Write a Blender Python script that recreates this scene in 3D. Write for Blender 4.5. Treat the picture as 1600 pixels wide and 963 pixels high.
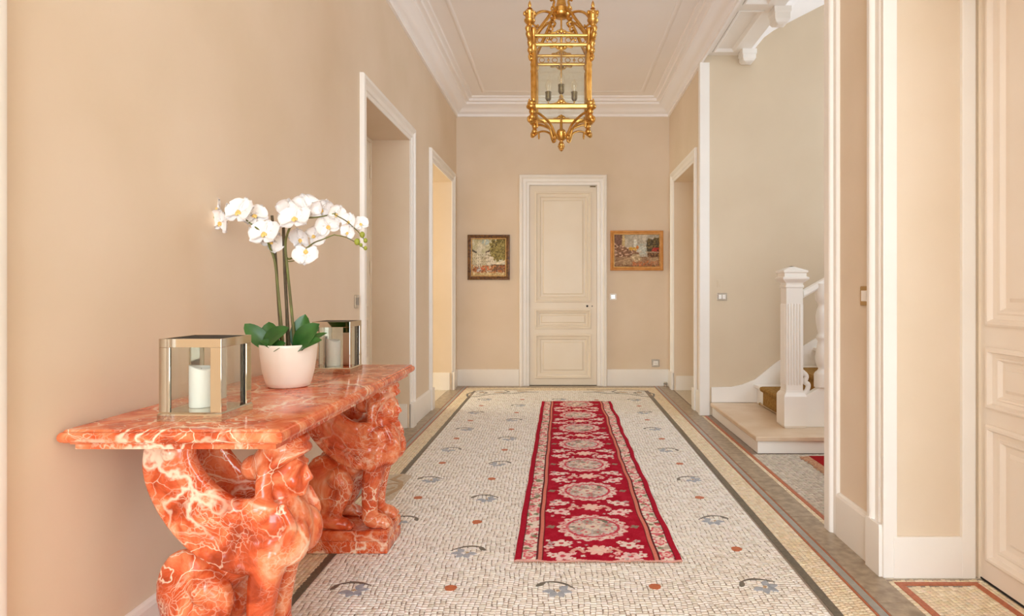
import bpy, bmesh, math, random
import numpy as np
from mathutils import Vector, Matrix, Euler

for o in list(bpy.data.objects):
    bpy.data.objects.remove(o)
random.seed(7)
rng = np.random.default_rng(7)
SC = bpy.context.scene
COL = SC.collection
PI = math.pi

# ------------------------------------------------------------------ camera
EYE = 1.184                      # eye height; photograph: focal length 1000 px of 1600, vanishing point (877, 455)
cam_d = bpy.data.cameras.new('camera')
cam = bpy.data.objects.new('camera', cam_d)
COL.objects.link(cam)
cam.location = (0, 0, EYE)
cam.rotation_euler = (PI / 2, 0, 0)
cam_d.sensor_width = 36.0
cam_d.lens = 22.5
cam_d.shift_x = -77 / 1600
cam_d.shift_y = -26.5 / 1600
cam_d.clip_start = 0.02
SC.camera = cam

# ------------------------------------------------------------------ world, window light, exposure
w = bpy.data.worlds.new('world')
SC.world = w
w.use_nodes = True
w.node_tree.nodes['Background'].inputs[0].default_value = (0.80, 0.88, 1.0, 1)
w.node_tree.nodes['Background'].inputs[1].default_value = 1.0


def area(name, loc, target, sx, sy, power, rgb):
    d = bpy.data.lights.new(name, 'AREA')
    d.shape = 'RECTANGLE'
    d.size, d.size_y = sx, sy
    d.energy = power
    d.color = rgb
    o = bpy.data.objects.new(name, d)
    COL.objects.link(o)
    o.location = loc
    v = Vector(target) - Vector(loc)
    o.rotation_euler = v.to_track_quat('-Z', 'Y').to_euler()
    return o


# daylight through the wide glazed entrance behind the camera
area('entrance_daylight', (0.0, -3.95, 1.75), (0.0, 4.0, 1.75), 2.3, 3.0, 226, (0.78, 0.90, 1.0))
# daylight through the window of the room left of the camera
area('near_room_daylight', (-4.3, 1.2, 1.7), (0.5, 1.8, 1.3), 1.7, 2.0, 95, (0.88, 0.94, 1.0))
# daylight through the tall window on the stairs
area('stair_window_daylight', (4.52, 5.2, 2.7), (0.0, 5.0, 1.2), 1.5, 1.9, 46, (0.78, 0.89, 1.0))
# daylight through the window in the near wall of the stair hall
area('stair_hall_daylight', (3.1, 3.16, 2.1), (2.9, 6.0, 1.2), 1.4, 1.8, 22, (0.80, 0.90, 1.0))
# warm fill light added for the far end, in an invented side room
area('side_room_fill', (-4.3, 7.05, 1.75), (0.0, 7.05, 1.3), 1.7, 2.0, 76, (0.97, 0.94, 0.72))

SC.view_settings.view_transform = 'Standard'
SC.view_settings.look = 'None'
SC.view_settings.gamma = 1.0
SC.view_settings.use_curve_mapping = False
SC.view_settings.exposure = 0.05
SC.cycles.max_bounces = 16
SC.cycles.diffuse_bounces = 10
SC.cycles.transparent_max_bounces = 16


# ------------------------------------------------------------------ materials
def lin(c):
    return tuple(((x / 255) / 12.92 if x / 255 <= 0.04045 else ((x / 255 + 0.055) / 1.055) ** 2.4) for x in c[:3]) + (1.0,)


def new_mat(name):
    m = bpy.data.materials.new(name)
    m.use_nodes = True
    nt = m.node_tree
    return m, nt, nt.nodes['Principled BSDF']


def pmat(name, rgb, rough=0.5, var=0.0, scale=5.0, bump=0.0, bscale=60.0, metal=0.0, coat=0.0, rgb2=None, spec=0.5,
         detail=4.0):
    """plain colour with noise variation towards rgb2 and a fine bump"""
    m, nt, b = new_mat(name)
    b.inputs['Roughness'].default_value = rough
    b.inputs['Metallic'].default_value = metal
    b.inputs['Coat Weight'].default_value = coat
    b.inputs['Specular IOR Level'].default_value = spec
    tc = nt.nodes.new('ShaderNodeTexCoord')
    if var > 0:
        n = nt.nodes.new('ShaderNodeTexNoise')
        n.inputs['Scale'].default_value = scale
        n.inputs['Detail'].default_value = detail
        nt.links.new(tc.outputs['Object'], n.inputs['Vector'])
        r = nt.nodes.new('ShaderNodeValToRGB')
        r.color_ramp.elements[0].position = 0.35
        r.color_ramp.elements[1].position = 0.65
        r.color_ramp.elements[0].color = lin(rgb)
        c2 = rgb2 or tuple(min(255, x * 1.12) for x in rgb)
        c2 = tuple(a + (bb - a) * var for a, bb in zip(rgb, c2))
        r.color_ramp.elements[1].color = lin(c2)
        nt.links.new(n.outputs['Fac'], r.inputs['Fac'])
        nt.links.new(r.outputs['Color'], b.inputs['Base Color'])
    else:
        b.inputs['Base Color'].default_value = lin(rgb)
    if bump > 0:
        n2 = nt.nodes.new('ShaderNodeTexNoise')
        n2.inputs['Scale'].default_value = bscale
        n2.inputs['Detail'].default_value = 3
        nt.links.new(tc.outputs['Object'], n2.inputs['Vector'])
        bp = nt.nodes.new('ShaderNodeBump')
        bp.inputs['Strength'].default_value = bump
        bp.inputs['Distance'].default_value = 0.004
        nt.links.new(n2.outputs['Fac'], bp.inputs['Height'])
        nt.links.new(bp.outputs['Normal'], b.inputs['Normal'])
    return m


def attr_mat(name, rough=0.6, bump=0.0, bscale=300.0, spec=0.5):
    m, nt, b = new_mat(name)
    a = nt.nodes.new('ShaderNodeAttribute')
    a.attribute_name = 'tint'
    nt.links.new(a.outputs['Color'], b.inputs['Base Color'])
    b.inputs['Roughness'].default_value = rough
    b.inputs['Specular IOR Level'].default_value = spec
    if bump > 0:
        tc = nt.nodes.new('ShaderNodeTexCoord')
        n2 = nt.nodes.new('ShaderNodeTexNoise')
        n2.inputs['Scale'].default_value = bscale
        nt.links.new(tc.outputs['Object'], n2.inputs['Vector'])
        bp = nt.nodes.new('ShaderNodeBump')
        bp.inputs['Strength'].default_value = bump
        bp.inputs['Distance'].default_value = 0.003
        nt.links.new(n2.outputs['Fac'], bp.inputs['Height'])
        nt.links.new(bp.outputs['Normal'], b.inputs['Normal'])
    return m


def marble_mat(name):
    m, nt, b = new_mat(name)
    N = nt.nodes.new
    L = nt.links.new
    tc = N('ShaderNodeTexCoord')
    warp = N('ShaderNodeTexNoise')
    warp.inputs['Scale'].default_value = 4.0
    warp.inputs['Detail'].default_value = 5
    L(tc.outputs['Object'], warp.inputs['Vector'])
    ma = N('ShaderNodeVectorMath'); ma.operation = 'MULTIPLY_ADD'
    L(warp.outputs['Color'], ma.inputs[0])
    ma.inputs[1].default_value = (0.34, 0.34, 0.34)
    L(tc.outputs['Object'], ma.inputs[2])

    base = N('ShaderNodeTexNoise')
    base.inputs['Scale'].default_value = 7.0
    base.inputs['Detail'].default_value = 9
    base.inputs['Roughness'].default_value = 0.62
    base.inputs['Distortion'].default_value = 1.2
    L(tc.outputs['Object'], base.inputs['Vector'])
    r = N('ShaderNodeValToRGB')
    e = r.color_ramp.elements
    e[0].position = 0.32; e[0].color = lin((160, 58, 26))
    e[1].position = 0.76; e[1].color = lin((246, 214, 186))
    x = e.new(0.46); x.color = lin((210, 88, 46))
    x = e.new(0.60); x.color = lin((232, 138, 92))
    L(base.outputs['Fac'], r.inputs['Fac'])

    def veins(scale, w0, w1, mask_scale, m0, m1):
        v = N('ShaderNodeTexVoronoi')
        v.feature = 'DISTANCE_TO_EDGE'
        v.inputs['Scale'].default_value = scale
        L(ma.outputs[0], v.inputs['Vector'])
        rr = N('ShaderNodeValToRGB')
        rr.color_ramp.elements[0].position = w0
        rr.color_ramp.elements[0].color = (1, 1, 1, 1)
        rr.color_ramp.elements[1].position = w1
        rr.color_ramp.elements[1].color = (0, 0, 0, 1)
        L(v.outputs['Distance'], rr.inputs['Fac'])
        mn = N('ShaderNodeTexNoise')
        mn.inputs['Scale'].default_value = mask_scale
        L(tc.outputs['Object'], mn.inputs['Vector'])
        mr = N('ShaderNodeMapRange')
        mr.inputs['From Min'].default_value = m0
        mr.inputs['From Max'].default_value = m1
        L(mn.outputs['Fac'], mr.inputs['Value'])
        mul = N('ShaderNodeMath'); mul.operation = 'MULTIPLY'
        L(rr.outputs['Color'], mul.inputs[0]); L(mr.outputs['Result'], mul.inputs[1])
        return mul.outputs[0]
    v1 = veins(4.6, 0.008, 0.036, 3.0, 0.40, 0.56)
    v2 = veins(14.0, 0.006, 0.036, 5.0, 0.42, 0.60)
    v3 = veins(36.0, 0.008, 0.07, 6.0, 0.44, 0.60)
    mx = N('ShaderNodeMath'); mx.operation = 'MAXIMUM'
    L(v1, mx.inputs[0]); L(v2, mx.inputs[1])
    h = N('ShaderNodeMath'); h.operation = 'MULTIPLY'; h.inputs[1].default_value = 0.6
    L(v3, h.inputs[0])
    mx2 = N('ShaderNodeMath'); mx2.operation = 'MAXIMUM'
    L(mx.outputs[0], mx2.inputs[0]); L(h.outputs[0], mx2.inputs[1])
    mix = N('ShaderNodeMix'); mix.data_type = 'RGBA'
    L(mx2.outputs[0], mix.inputs['Factor'])
    L(r.outputs['Color'], mix.inputs['A'])
    mix.inputs['B'].default_value = lin((246, 216, 188))
    L(mix.outputs['Result'], b.inputs['Base Color'])
    b.inputs['Roughness'].default_value = 0.16
    b.inputs['Specular IOR Level'].default_value = 0.5
    return m


def glass_mat(name, rgb=(250, 252, 250), alpha=0.12, rough=0.02):
    m, nt, b = new_mat(name)
    N = nt.nodes.new
    tr = N('ShaderNodeBsdfTransparent')
    tr.inputs['Color'].default_value = lin(rgb)
    gl = N('ShaderNodeBsdfGlossy')
    gl.inputs['Roughness'].default_value = rough
    lw = N('ShaderNodeLayerWeight')
    lw.inputs['Blend'].default_value = 0.5
    pw = N('ShaderNodeMath'); pw.operation = 'POWER'; pw.inputs[1].default_value = 4.0
    nt.links.new(lw.outputs['Facing'], pw.inputs[0])
    mx = N('ShaderNodeMixShader')
    ad = N('ShaderNodeMath'); ad.operation = 'MULTIPLY_ADD'
    ad.inputs[1].default_value = 0.6
    ad.inputs[2].default_value = 0.02 + alpha * 0.1
    nt.links.new(pw.outputs[0], ad.inputs[0])
    nt.links.new(ad.outputs[0], mx.inputs[0])
    nt.links.new(tr.outputs[0], mx.inputs[1])
    nt.links.new(gl.outputs[0], mx.inputs[2])
    nt.links.new(mx.outputs[0], nt.nodes['Material Output'].inputs['Surface'])
    return m


M = {}
M['wall'] = pmat('beige_lime_plaster', (223, 206, 183), 0.75, 1.0, 1.6, 0.08, 40, rgb2=(229, 213, 193), spec=0.25, detail=6)
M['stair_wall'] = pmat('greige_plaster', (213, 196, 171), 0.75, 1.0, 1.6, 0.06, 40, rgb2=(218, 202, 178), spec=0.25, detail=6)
M['white'] = pmat('white_gloss_paint', (241, 237, 231), 0.35, 0.6, 3, rgb2=(246, 243, 238))
M['door'] = pmat('cream_door_paint', (232, 220, 200), 0.4, 0.6, 3, rgb2=(237, 227, 210))
M['door_lit'] = pmat('lit_door_paint', (240, 230, 219), 0.38, 0.6, 3, rgb2=(244, 236, 227))  # copy of the door paint with brighter light put into its colour
M['ceiling'] = pmat('white_ceiling_paint', (248, 245, 244), 0.8, 0.5, 2, spec=0.2, rgb2=(250, 248, 247))
M['marble'] = marble_mat('red_veined_marble')
M['tess'] = attr_mat('mosaic_tesserae', 0.42, spec=0.4)
M['grout'] = pmat('grey_grout', (150, 138, 127), 0.9, 0.8, 30)
M['plainfloor'] = pmat('pale_terrazzo', (214, 204, 188), 0.4, 1, 60, rgb2=(190, 178, 160))
M['border_brown'] = pmat('grey_brown_marble', (140, 124, 104), 0.35, 1.0, 22, rgb2=(176, 160, 138), detail=8)
M['border_blue'] = pmat('blue_grey_marble', (150, 152, 148), 0.35, 0.8, 30, rgb2=(166, 166, 160))
M['border_red'] = pmat('red_marble_line', (172, 88, 50), 0.4, 1.0, 60, rgb2=(192, 110, 70))
M['border_dark'] = pmat('dark_grey_marble_line', (92, 86, 74), 0.4, 1.0, 60, rgb2=(112, 106, 92))
M['inlay_blue'] = pmat('blue_grey_inlay', (150, 160, 176), 0.4, 1.0, 40, rgb2=(176, 184, 196))
M['inlay_dark'] = pmat('charcoal_inlay', (104, 100, 92), 0.4, 0.8, 40)
M['inlay_tan'] = pmat('tan_inlay', (176, 150, 118), 0.4, 0.8, 40)
M['inlay_red'] = pmat('terracotta_inlay', (184, 96, 56), 0.4, 1.0, 60, rgb2=(200, 112, 72))
M['rug'] = attr_mat('woven_rug', 0.95, 0.5, 420, spec=0.05)
M['red_rug'] = pmat('red_wool', (170, 34, 36), 0.95, 1, 60, 0.4, 300, rgb2=(140, 26, 32), spec=0.05)
M['fringe'] = pmat('tan_fringe', (206, 172, 136), 0.9, 1, 80, rgb2=(180, 120, 96))
M['paint'] = attr_mat('oil_paint', 0.5, 0.4, 120, spec=0.3)
M['frame_dark'] = pmat('dark_gilt_wood', (74, 42, 18), 0.4, 1.0, 40, 0.3, 90, rgb2=(132, 88, 38), coat=0.2)
M['frame_gold'] = pmat('gilt_inner_edge', (182, 132, 62), 0.35, 1.0, 50, metal=0.4, rgb2=(214, 170, 98))
M['frame_oak'] = pmat('honey_wood', (196, 132, 62), 0.45, 1.0, 16, rgb2=(214, 152, 82))
M['gold'] = pmat('polished_gilt_brass', (196, 146, 70), 0.28, 1.0, 30, metal=1.0, rgb2=(222, 176, 102))
M['gold_light'] = pmat('bright_brass', (206, 164, 92), 0.36, 0.6, 30, metal=1.0, rgb2=(224, 184, 112))
M['socket'] = pmat('aged_brass', (112, 92, 60), 0.45, 0.6, 30, metal=0.8)
M['glass'] = glass_mat('clear_glass')
M['bulb'] = glass_mat('bulb_glass', (255, 253, 248), 0.25)
M['filament'] = pmat('filament', (200, 190, 170), 0.3, metal=1)
M['mirror'] = pmat('silver_mirror', (208, 198, 180), 0.04, metal=1.0)
M['mirror_in'] = pmat('inner_mirror', (200, 202, 202), 0.08, metal=1.0)
M['black'] = pmat('black_felt', (22, 19, 17), 0.7)
M['wax'] = pmat('ivory_wax', (246, 242, 234), 0.5, 0.4, 8)
M['wick'] = pmat('wick', (60, 50, 44), 0.9)
M['pot'] = pmat('white_ceramic', (240, 232, 220), 0.28, 0.3, 6, coat=0.3)
M['soil'] = pmat('dark_bark', (58, 40, 28), 0.9, 1, 60, 0.6, 60)
M['leaf'] = pmat('orchid_leaf', (40, 84, 32), 0.38, 1.0, 9, rgb2=(62, 112, 44))
M['stem'] = pmat('green_stem', (112, 118, 58), 0.55, 1.0, 14, rgb2=(92, 84, 46))
M['stake'] = pmat('brown_stake', (74, 58, 40), 0.7, 1.0, 30, rgb2=(98, 86, 56))
M['bud'] = pmat('green_bud', (140, 148, 52), 0.5, 0.8, 30)
M['lip'] = pmat('yellow_lip', (240, 214, 130), 0.5, 0.8, 60, rgb2=(226, 166, 84))
M['chrome'] = pmat('brushed_steel', (200, 192, 180), 0.25, metal=1.0)
M['brass'] = pmat('satin_brass', (190, 160, 112), 0.3, metal=1.0)
M['plastic'] = pmat('white_plastic', (244, 240, 234), 0.35)
M['grey'] = pmat('grey_plastic', (150, 142, 132), 0.4)
M['dark'] = pmat('dark_hole', (30, 26, 22), 0.7)
M['stair_stone'] = pmat('cream_stone', (226, 206, 182), 0.4, 1, 6, rgb2=(216, 192, 164))
M['carpet'] = pmat('olive_gold_carpet', (166, 130, 76), 0.95, 1, 40, 0.5, 200, rgb2=(142, 108, 60), spec=0.05)

mp, nt, b = new_mat('orchid_petal')
b.inputs['Base Color'].default_value = lin((250, 247, 246))
b.inputs['Roughness'].default_value = 0.55
b.inputs['Subsurface Weight'].default_value = 0.15
b.inputs['Subsurface Radius'].default_value = (0.01, 0.01, 0.01)
b.inputs['Subsurface Scale'].default_value = 0.3
M['petal'] = mp


# ------------------------------------------------------------------ mesh helpers
def tag(o, label=None, cat=None, group=None, kind=None):
    if label: o['label'] = label
    if cat: o['category'] = cat
    if group: o['group'] = group
    if kind: o['kind'] = kind
    return o


def empty(name, loc, label=None, cat=None, group=None, kind=None):
    o = bpy.data.objects.new(name, None)
    COL.objects.link(o)
    o.location = loc
    o.empty_display_size = 0.05
    return tag(o, label, cat, group, kind)


def world_origin(o):
    v = Vector(o.location)
    while o.parent:
        o = o.parent
        v += Vector(o.location)
    return v


def link_mesh(name, me, mat, parent=None):
    o = bpy.data.objects.new(name, me)
    COL.objects.link(o)
    if mat is not None:
        me.materials.append(mat)
    if parent is not None:
        o.parent = parent
        o.location = -world_origin(parent)
    return o


class MB:
    """collects shapes in world coordinates and links them as one mesh object"""
    def __init__(s):
        s.v = []
        s.f = []

    def add(s, vs, fs):
        k = len(s.v)
        s.v += [tuple(p) for p in vs]
        s.f += [tuple(i + k for i in f) for f in fs]
        return s

    def box(s, x0, x1, y0, y1, z0, z1):
        return s.add([(x0, y0, z0), (x1, y0, z0), (x1, y1, z0), (x0, y1, z0), (x0, y0, z1), (x1, y0, z1), (x1, y1, z1), (x0, y1, z1)],
                     [(3, 2, 1, 0), (4, 5, 6, 7), (0, 1, 5, 4), (1, 2, 6, 5), (2, 3, 7, 6), (3, 0, 4, 7)])

    def rings(s, x0, x1, y0, y1, prof, caps=True):
        """stack of rectangles: prof = [(inset, z), ...]"""
        vs = []
        for i, z in prof:
            vs += [(x0 + i, y0 + i, z), (x1 - i, y0 + i, z), (x1 - i, y1 - i, z), (x0 + i, y1 - i, z)]
        fs = []
        for k in range(len(prof) - 1):
            for j in range(4):
                a = 4 * k + j
                c = 4 * k + (j + 1) % 4
                fs.append((a, c, c + 4, a + 4))
        if caps:
            fs.append((3, 2, 1, 0))
            n = 4 * (len(prof) - 1)
            fs.append((n, n + 1, n + 2, n + 3))
        return s.add(vs, fs)

    def lathe(s, c, prof, n=24, sx=1.0, sy=1.0):
        """prof = [(radius, z)], around the vertical axis through c"""
        vs = []
        for r, z in prof:
            for j in range(n):
                a = 2 * PI * j / n
                vs.append((c[0] + r * sx * math.cos(a), c[1] + r * sy * math.sin(a), c[2] + z))
        fs = []
        for k in range(len(prof) - 1):
            for j in range(n):
                a = k * n + j
                d = k * n + (j + 1) % n
                fs.append((a, d, d + n, a + n))
        fs.append(tuple(reversed(range(n))))
        fs.append(tuple(range((len(prof) - 1) * n, len(prof) * n)))
        return s.add(vs, fs)

    def tube(s, pts, rad, n=8, flat=None):
        """tube along points; rad number or list; flat=(axis vector, factor) squashes the section"""
        pts = [Vector(p) for p in pts]
        m = len(pts)
        if not hasattr(rad, '__len__'):
            rad = [rad] * m
        vs = []
        prev = None
        for i, p in enumerate(pts):
            t = (pts[min(i + 1, m - 1)] - pts[max(i - 1, 0)])
            if t.length < 1e-9:
                t = Vector((0, 0, 1))
            t.normalize()
            if prev is None:
                a = Vector((0, 0, 1)) if abs(t.z) < 0.9 else Vector((1, 0, 0))
                u = t.cross(a).normalized()
            else:
                u = (prev - t * prev.dot(t)).normalized()
            prev = u
            q = t.cross(u)
            for j in range(n):
                an = 2 * PI * j / n
                d = (u * math.cos(an) + q * math.sin(an)) * rad[i]
                if flat:
                    ax = Vector(flat[0]).normalized()
                    d -= ax * d.dot(ax) * (1 - flat[1])
                vs.append(p + d)
        fs = []
        for k in range(m - 1):
            for j in range(n):
                a = k * n + j
                d = k * n + (j + 1) % n
                fs.append((a, d, d + n, a + n))
        fs.append(tuple(reversed(range(n))))
        fs.append(tuple(range((m - 1) * n, m * n)))
        return s.add(vs, fs)

    def ball(s, c, r, n=12, rot=None):
        """ellipsoid"""
        if not hasattr(r, '__len__'):
            r = (r, r, r)
        R = rot.to_matrix() if rot is not None else Matrix.Identity(3)
        k = max(6, n // 2)
        vs = [Vector(c) + R @ Vector((0, 0, -r[2]))]
        for i in range(1, k):
            t = PI * i / k
            for j in range(n):
                a = 2 * PI * j / n
                vs.append(Vector(c) + R @ Vector((r[0] * math.sin(t) * math.cos(a), r[1] * math.sin(t) * math.sin(a), -r[2] * math.cos(t))))
        vs.append(Vector(c) + R @ Vector((0, 0, r[2])))
        fs = []
        for j in range(n):
            fs.append((0, 1 + (j + 1) % n, 1 + j))
        for i in range(k - 2):
            for j in range(n):
                a = 1 + i * n + j
                d = 1 + i * n + (j + 1) % n
                fs.append((a, d, d + n, a + n))
        top = len(vs) - 1
        for j in range(n):
            fs.append((1 + (k - 2) * n + j, 1 + (k - 2) * n + (j + 1) % n, top))
        return s.add(vs, fs)

    def prism(s, poly, fn, d0, d1):
        """polygon (a, b) extruded between depths; fn(a, b, d) gives the point"""
        n = len(poly)
        vs = [fn(a, b, d0) for a, b in poly] + [fn(a, b, d1) for a, b in poly]
        fs = [tuple(reversed(range(n))), tuple(range(n, 2 * n))]
        for j in range(n):
            k = (j + 1) % n
            fs.append((j, k, n + k, n + j))
        return s.add(vs, fs)

    def sweep(s, loops, closed_prof=False, closed_path=False):
        """loops[profile index][path index] -> points; quads between"""
        P = len(loops)
        n = len(loops[0])
        vs = [p for l in loops for p in l]
        fs = []
        for i in range(P if closed_prof else P - 1):
            i2 = (i + 1) % P
            for j in range(n if closed_path else n - 1):
                j2 = (j + 1) % n
                fs.append((i * n + j, i * n + j2, i2 * n + j2, i2 * n + j))
        if closed_prof and not closed_path:
            fs.append(tuple(i * n for i in range(P)))
            fs.append(tuple(i * n + n - 1 for i in reversed(range(P))))
        return s.add(vs, fs)

    def build(s, name, mat, parent=None, smooth=None, bevel=0.0):
        me = bpy.data.meshes.new(name)
        me.from_pydata([tuple(p) for p in s.v], [], s.f)
        bm = bmesh.new()
        bm.from_mesh(me)
        bmesh.ops.recalc_face_normals(bm, faces=bm.faces)
        if bevel > 0:
            bmesh.ops.bevel(bm, geom=[e for e in bm.edges if e.is_manifold and e.calc_face_angle(0) > 0.5], offset=bevel, segments=2, affect='EDGES', profile=0.6)
        bm.to_mesh(me)
        bm.free()
        if smooth is not None:
            me.shade_smooth()
            me.set_sharp_from_angle(angle=math.radians(smooth))
        return link_mesh(name, me, mat, parent)


def struct(mb, name, mat, parent=None, **k):
    o = mb.build(name, mat, parent, **k)
    if parent is None:
        o['kind'] = 'structure'
    return o


def copy_tree(o, parent=None):
    c = o.copy()
    COL.objects.link(c)
    c.parent = parent
    for ch in list(o.children):
        copy_tree(ch, c)
    return c


def P(px, py, Y):
    """photograph pixel at distance Y -> point"""
    return Vector(((px - 877) * Y / 1000, Y, EYE - (py - 455) * Y / 1000))


def bez(p0, p1, p2, p3, n=12):
    p0, p1, p2, p3 = map(Vector, (p0, p1, p2, p3))
    return [(1 - t) ** 3 * p0 + 3 * (1 - t) ** 2 * t * p1 + 3 * (1 - t) * t * t * p2 + t ** 3 * p3 for t in [i / n for i in range(n + 1)]]


def crom(pts, n=6):
    """smooth curve through points"""
    pts = [Vector(p) for p in pts]
    q = [pts[0] * 2 - pts[1]] + pts + [pts[-1] * 2 - pts[-2]]
    out = []
    for i in range(1, len(q) - 2):
        a, b_, c, d = q[i - 1], q[i], q[i + 1], q[i + 2]
        for k in range(n):
            t = k / n
            out.append(0.5 * ((2 * b_) + (c - a) * t + (2 * a - 5 * b_ + 4 * c - d) * t * t + (3 * b_ - a - 3 * c + d) * t ** 3))
    out.append(pts[-1])
    return out


# ------------------------------------------------------------------ the shell
XL, XR, YB = -1.312, 1.350, 8.0
TH = 0.335
ZC, ZCOR = 3.56, 3.36
Y0 = -4.0
YS0, YS1 = 3.20, 6.10          # opening to the stair hall
ZS = 5.2                       # stair hall height
ZBEAM = 3.43
OPH = 2.49
left_ops = [(0.15, 1.365), (4.285, 5.535), (6.465, 7.655)]
right_far = (6.465, 7.655)
right_near = (1.36, 2.65)


def wall_with(xa, xb, ya, yb, ops, z1, h):
    m = MB()
    y = ya
    for a, c in ops:
        m.box(xa, xb, y, a, 0, z1)
        m.box(xa, xb, a, c, h, z1)
        y = c
    m.box(xa, xb, y, yb, 0, z1)
    return m


struct(wall_with(XL - TH, XL, Y0, YB, left_ops, ZC, OPH), 'wall_left', M['wall'])
struct(wall_with(XR, XR + TH, YS1, YB, [right_far], ZC, OPH), 'wall_right_far', M['wall'])
struct(wall_with(XR, XR + TH, Y0, YS0, [right_near], ZC, OPH), 'wall_right', M['wall'])
m = MB()
m.box(XL - TH, -0.40, YB, YB + 0.3, 0, ZC)
m.box(0.445, XR + TH, YB, YB + 0.3, 0, ZC)
m.box(-0.40, 0.445, YB, YB + 0.3, 2.52, ZC)
struct(m, 'wall_back', M['wall'])
# entrance end behind the camera
m = MB()
m.box(XL - TH, -1.2, Y0 - 0.3, Y0, 0, ZC)
m.box(1.2, XR + TH, Y0 - 0.3, Y0, 0, ZC)
m.box(-1.2, 1.2, Y0 - 0.3, Y0, 3.3, ZC)
struct(m, 'wall_front', M['wall'])
# stair hall
m = MB()
m.box(XR + 0.012, 4.9, YS1 - 0.004, YS1 + 0.3, 0, ZS)
struct(m, 'wall_stair_back', M['stair_wall'])
m = MB()
m.box(XR + TH, 2.3, YS0 - 0.3, YS0, 0, ZS)
m.box(3.9, 4.9, YS0 - 0.3, YS0, 0, ZS)
m.box(2.3, 3.9, YS0 - 0.3, YS0, 0, 1.1)
m.box(2.3, 3.9, YS0 - 0.3, YS0, 3.1, ZS)
struct(m, 'wall_stair_near', M['stair_wall'])
m = MB()
m.box(4.6, 4.9, YS0, 4.4, 0, ZS)
m.box(4.6, 4.9, 6.0, YS1, 0, ZS)
m.box(4.6, 4.9, 4.4, 6.0, 0, 1.7)
m.box(4.6, 4.9, 4.4, 6.0, 3.7, ZS)
struct(m, 'wall_stair_right', M['stair_wall'])
win = empty('window_1', (4.75, 5.2, 1.7), kind='structure')
m = MB()
for y in (4.4, 5.17, 5.94):
    m.box(4.72, 4.78, y, y + 0.06, 1.7, 3.7)
for z in (1.7, 2.7, 3.64):
    m.box(4.72, 4.78, 4.4, 6.0, z, z + 0.06)
m.build('window_frame', M['white'], win)
m = MB()
m.box(4.745, 4.75, 4.46, 5.94, 1.76, 3.64)
m.build('window_pane', M['glass'], win)
win = empty('window_3', (3.1, YS0 - 0.15, 1.1), kind='structure')
m = MB()
for x in (2.3, 3.07, 3.84):
    m.box(x, x + 0.06, YS0 - 0.2, YS0 - 0.14, 1.1, 3.1)
for z in (1.1, 3.04):
    m.box(2.3, 3.9, YS0 - 0.2, YS0 - 0.14, z, z + 0.06)
m.build('window_frame', M['white'], win)
m = MB()
m.box(2.36, 3.84, YS0 - 0.172, YS0 - 0.168, 1.16, 3.04)
m.build('window_pane', M['glass'], win)
m = MB()  # unseen room added behind the far left doorway to house the fill light
m.box(-4.6, XL - TH, 5.7, 5.9, 0, ZC)
m.box(-4.6, XL - TH, 8.2, 8.4, 0, ZC)
m.box(-4.6, -4.4, 5.9, 6.2, 0, ZC)
m.box(-4.6, -4.4, 7.9, 8.2, 0, ZC)
m.box(-4.6, -4.4, 6.2, 7.9, 0, 0.7)
m.box(-4.6, -4.4, 6.2, 7.9, 2.8, ZC)
struct(m, 'wall_added_room', M['wall'])
m = MB()
m.box(-4.6, XL - TH - 0.001, 5.7, 8.4, ZC, ZC + 0.2)
struct(m, 'ceiling_added_room', M['ceiling'])
m = MB()
m.box(-4.6, XL - TH, -0.7, -0.5, 0, ZC)
m.box(-4.6, XL - TH, 2.6, 2.8, 0, ZC)
m.box(-4.6, -4.4, -0.5, 0.3, 0, ZC)
m.box(-4.6, -4.4, 2.1, 2.6, 0, ZC)
m.box(-4.6, -4.4, 0.3, 2.1, 0, 0.7)
m.box(-4.6, -4.4, 0.3, 2.1, 2.8, ZC)
struct(m, 'wall_near_room', M['wall'])
m = MB()
m.box(-4.6, XL - TH - 0.001, -0.7, 2.8, ZC, ZC + 0.2)
struct(m, 'ceiling_near_room', M['ceiling'])
win = empty('window_4', (-4.5, 1.2, 0.7), kind='structure')
m = MB()
for y in (0.3, 1.17, 2.04):
    m.box(-4.53, -4.47, y, y + 0.06, 0.7, 2.8)
for z in (0.7, 2.74):
    m.box(-4.53, -4.47, 0.3, 2.1, z, z + 0.06)
m.build('window_frame', M['white'], win)
m = MB()
m.box(-4.502, -4.498, 0.36, 2.04, 0.76, 2.74)
m.build('window_pane', M['glass'], win)
win = empty('window_added', (-4.5, 7.05, 0.7), kind='structure')  # window of the added room, made up around its fill light
m = MB()
for y in (6.2, 7.02, 7.84):
    m.box(-4.53, -4.47, y, y + 0.06, 0.7, 2.8)
for z in (0.7, 2.74):
    m.box(-4.53, -4.47, 6.2, 7.9, z, z + 0.06)
m.build('window_frame', M['white'], win)
m = MB()
m.box(-4.502, -4.498, 6.26, 7.84, 0.76, 2.74)
m.build('window_pane', M['glass'], win)
# glazed entrance frame behind the camera
ent = empty('door_5', (0, Y0 - 0.15, 0), kind='structure')
m = MB()
for x in (-1.2, -0.03, 1.14):
    m.box(x, x + 0.06, Y0 - 0.2, Y0 - 0.14, 0, 3.3)
for z in (0.0, 2.4, 3.24):
    m.box(-1.2, 1.2, Y0 - 0.2, Y0 - 0.14, z, z + 0.06)
m.build('door_frame', M['white'], ent)
m = MB()
m.box(-1.14, 1.14, Y0 - 0.172, Y0 - 0.168, 0.06, 3.24)
m.build('door_pane', M['glass'], ent)

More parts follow.
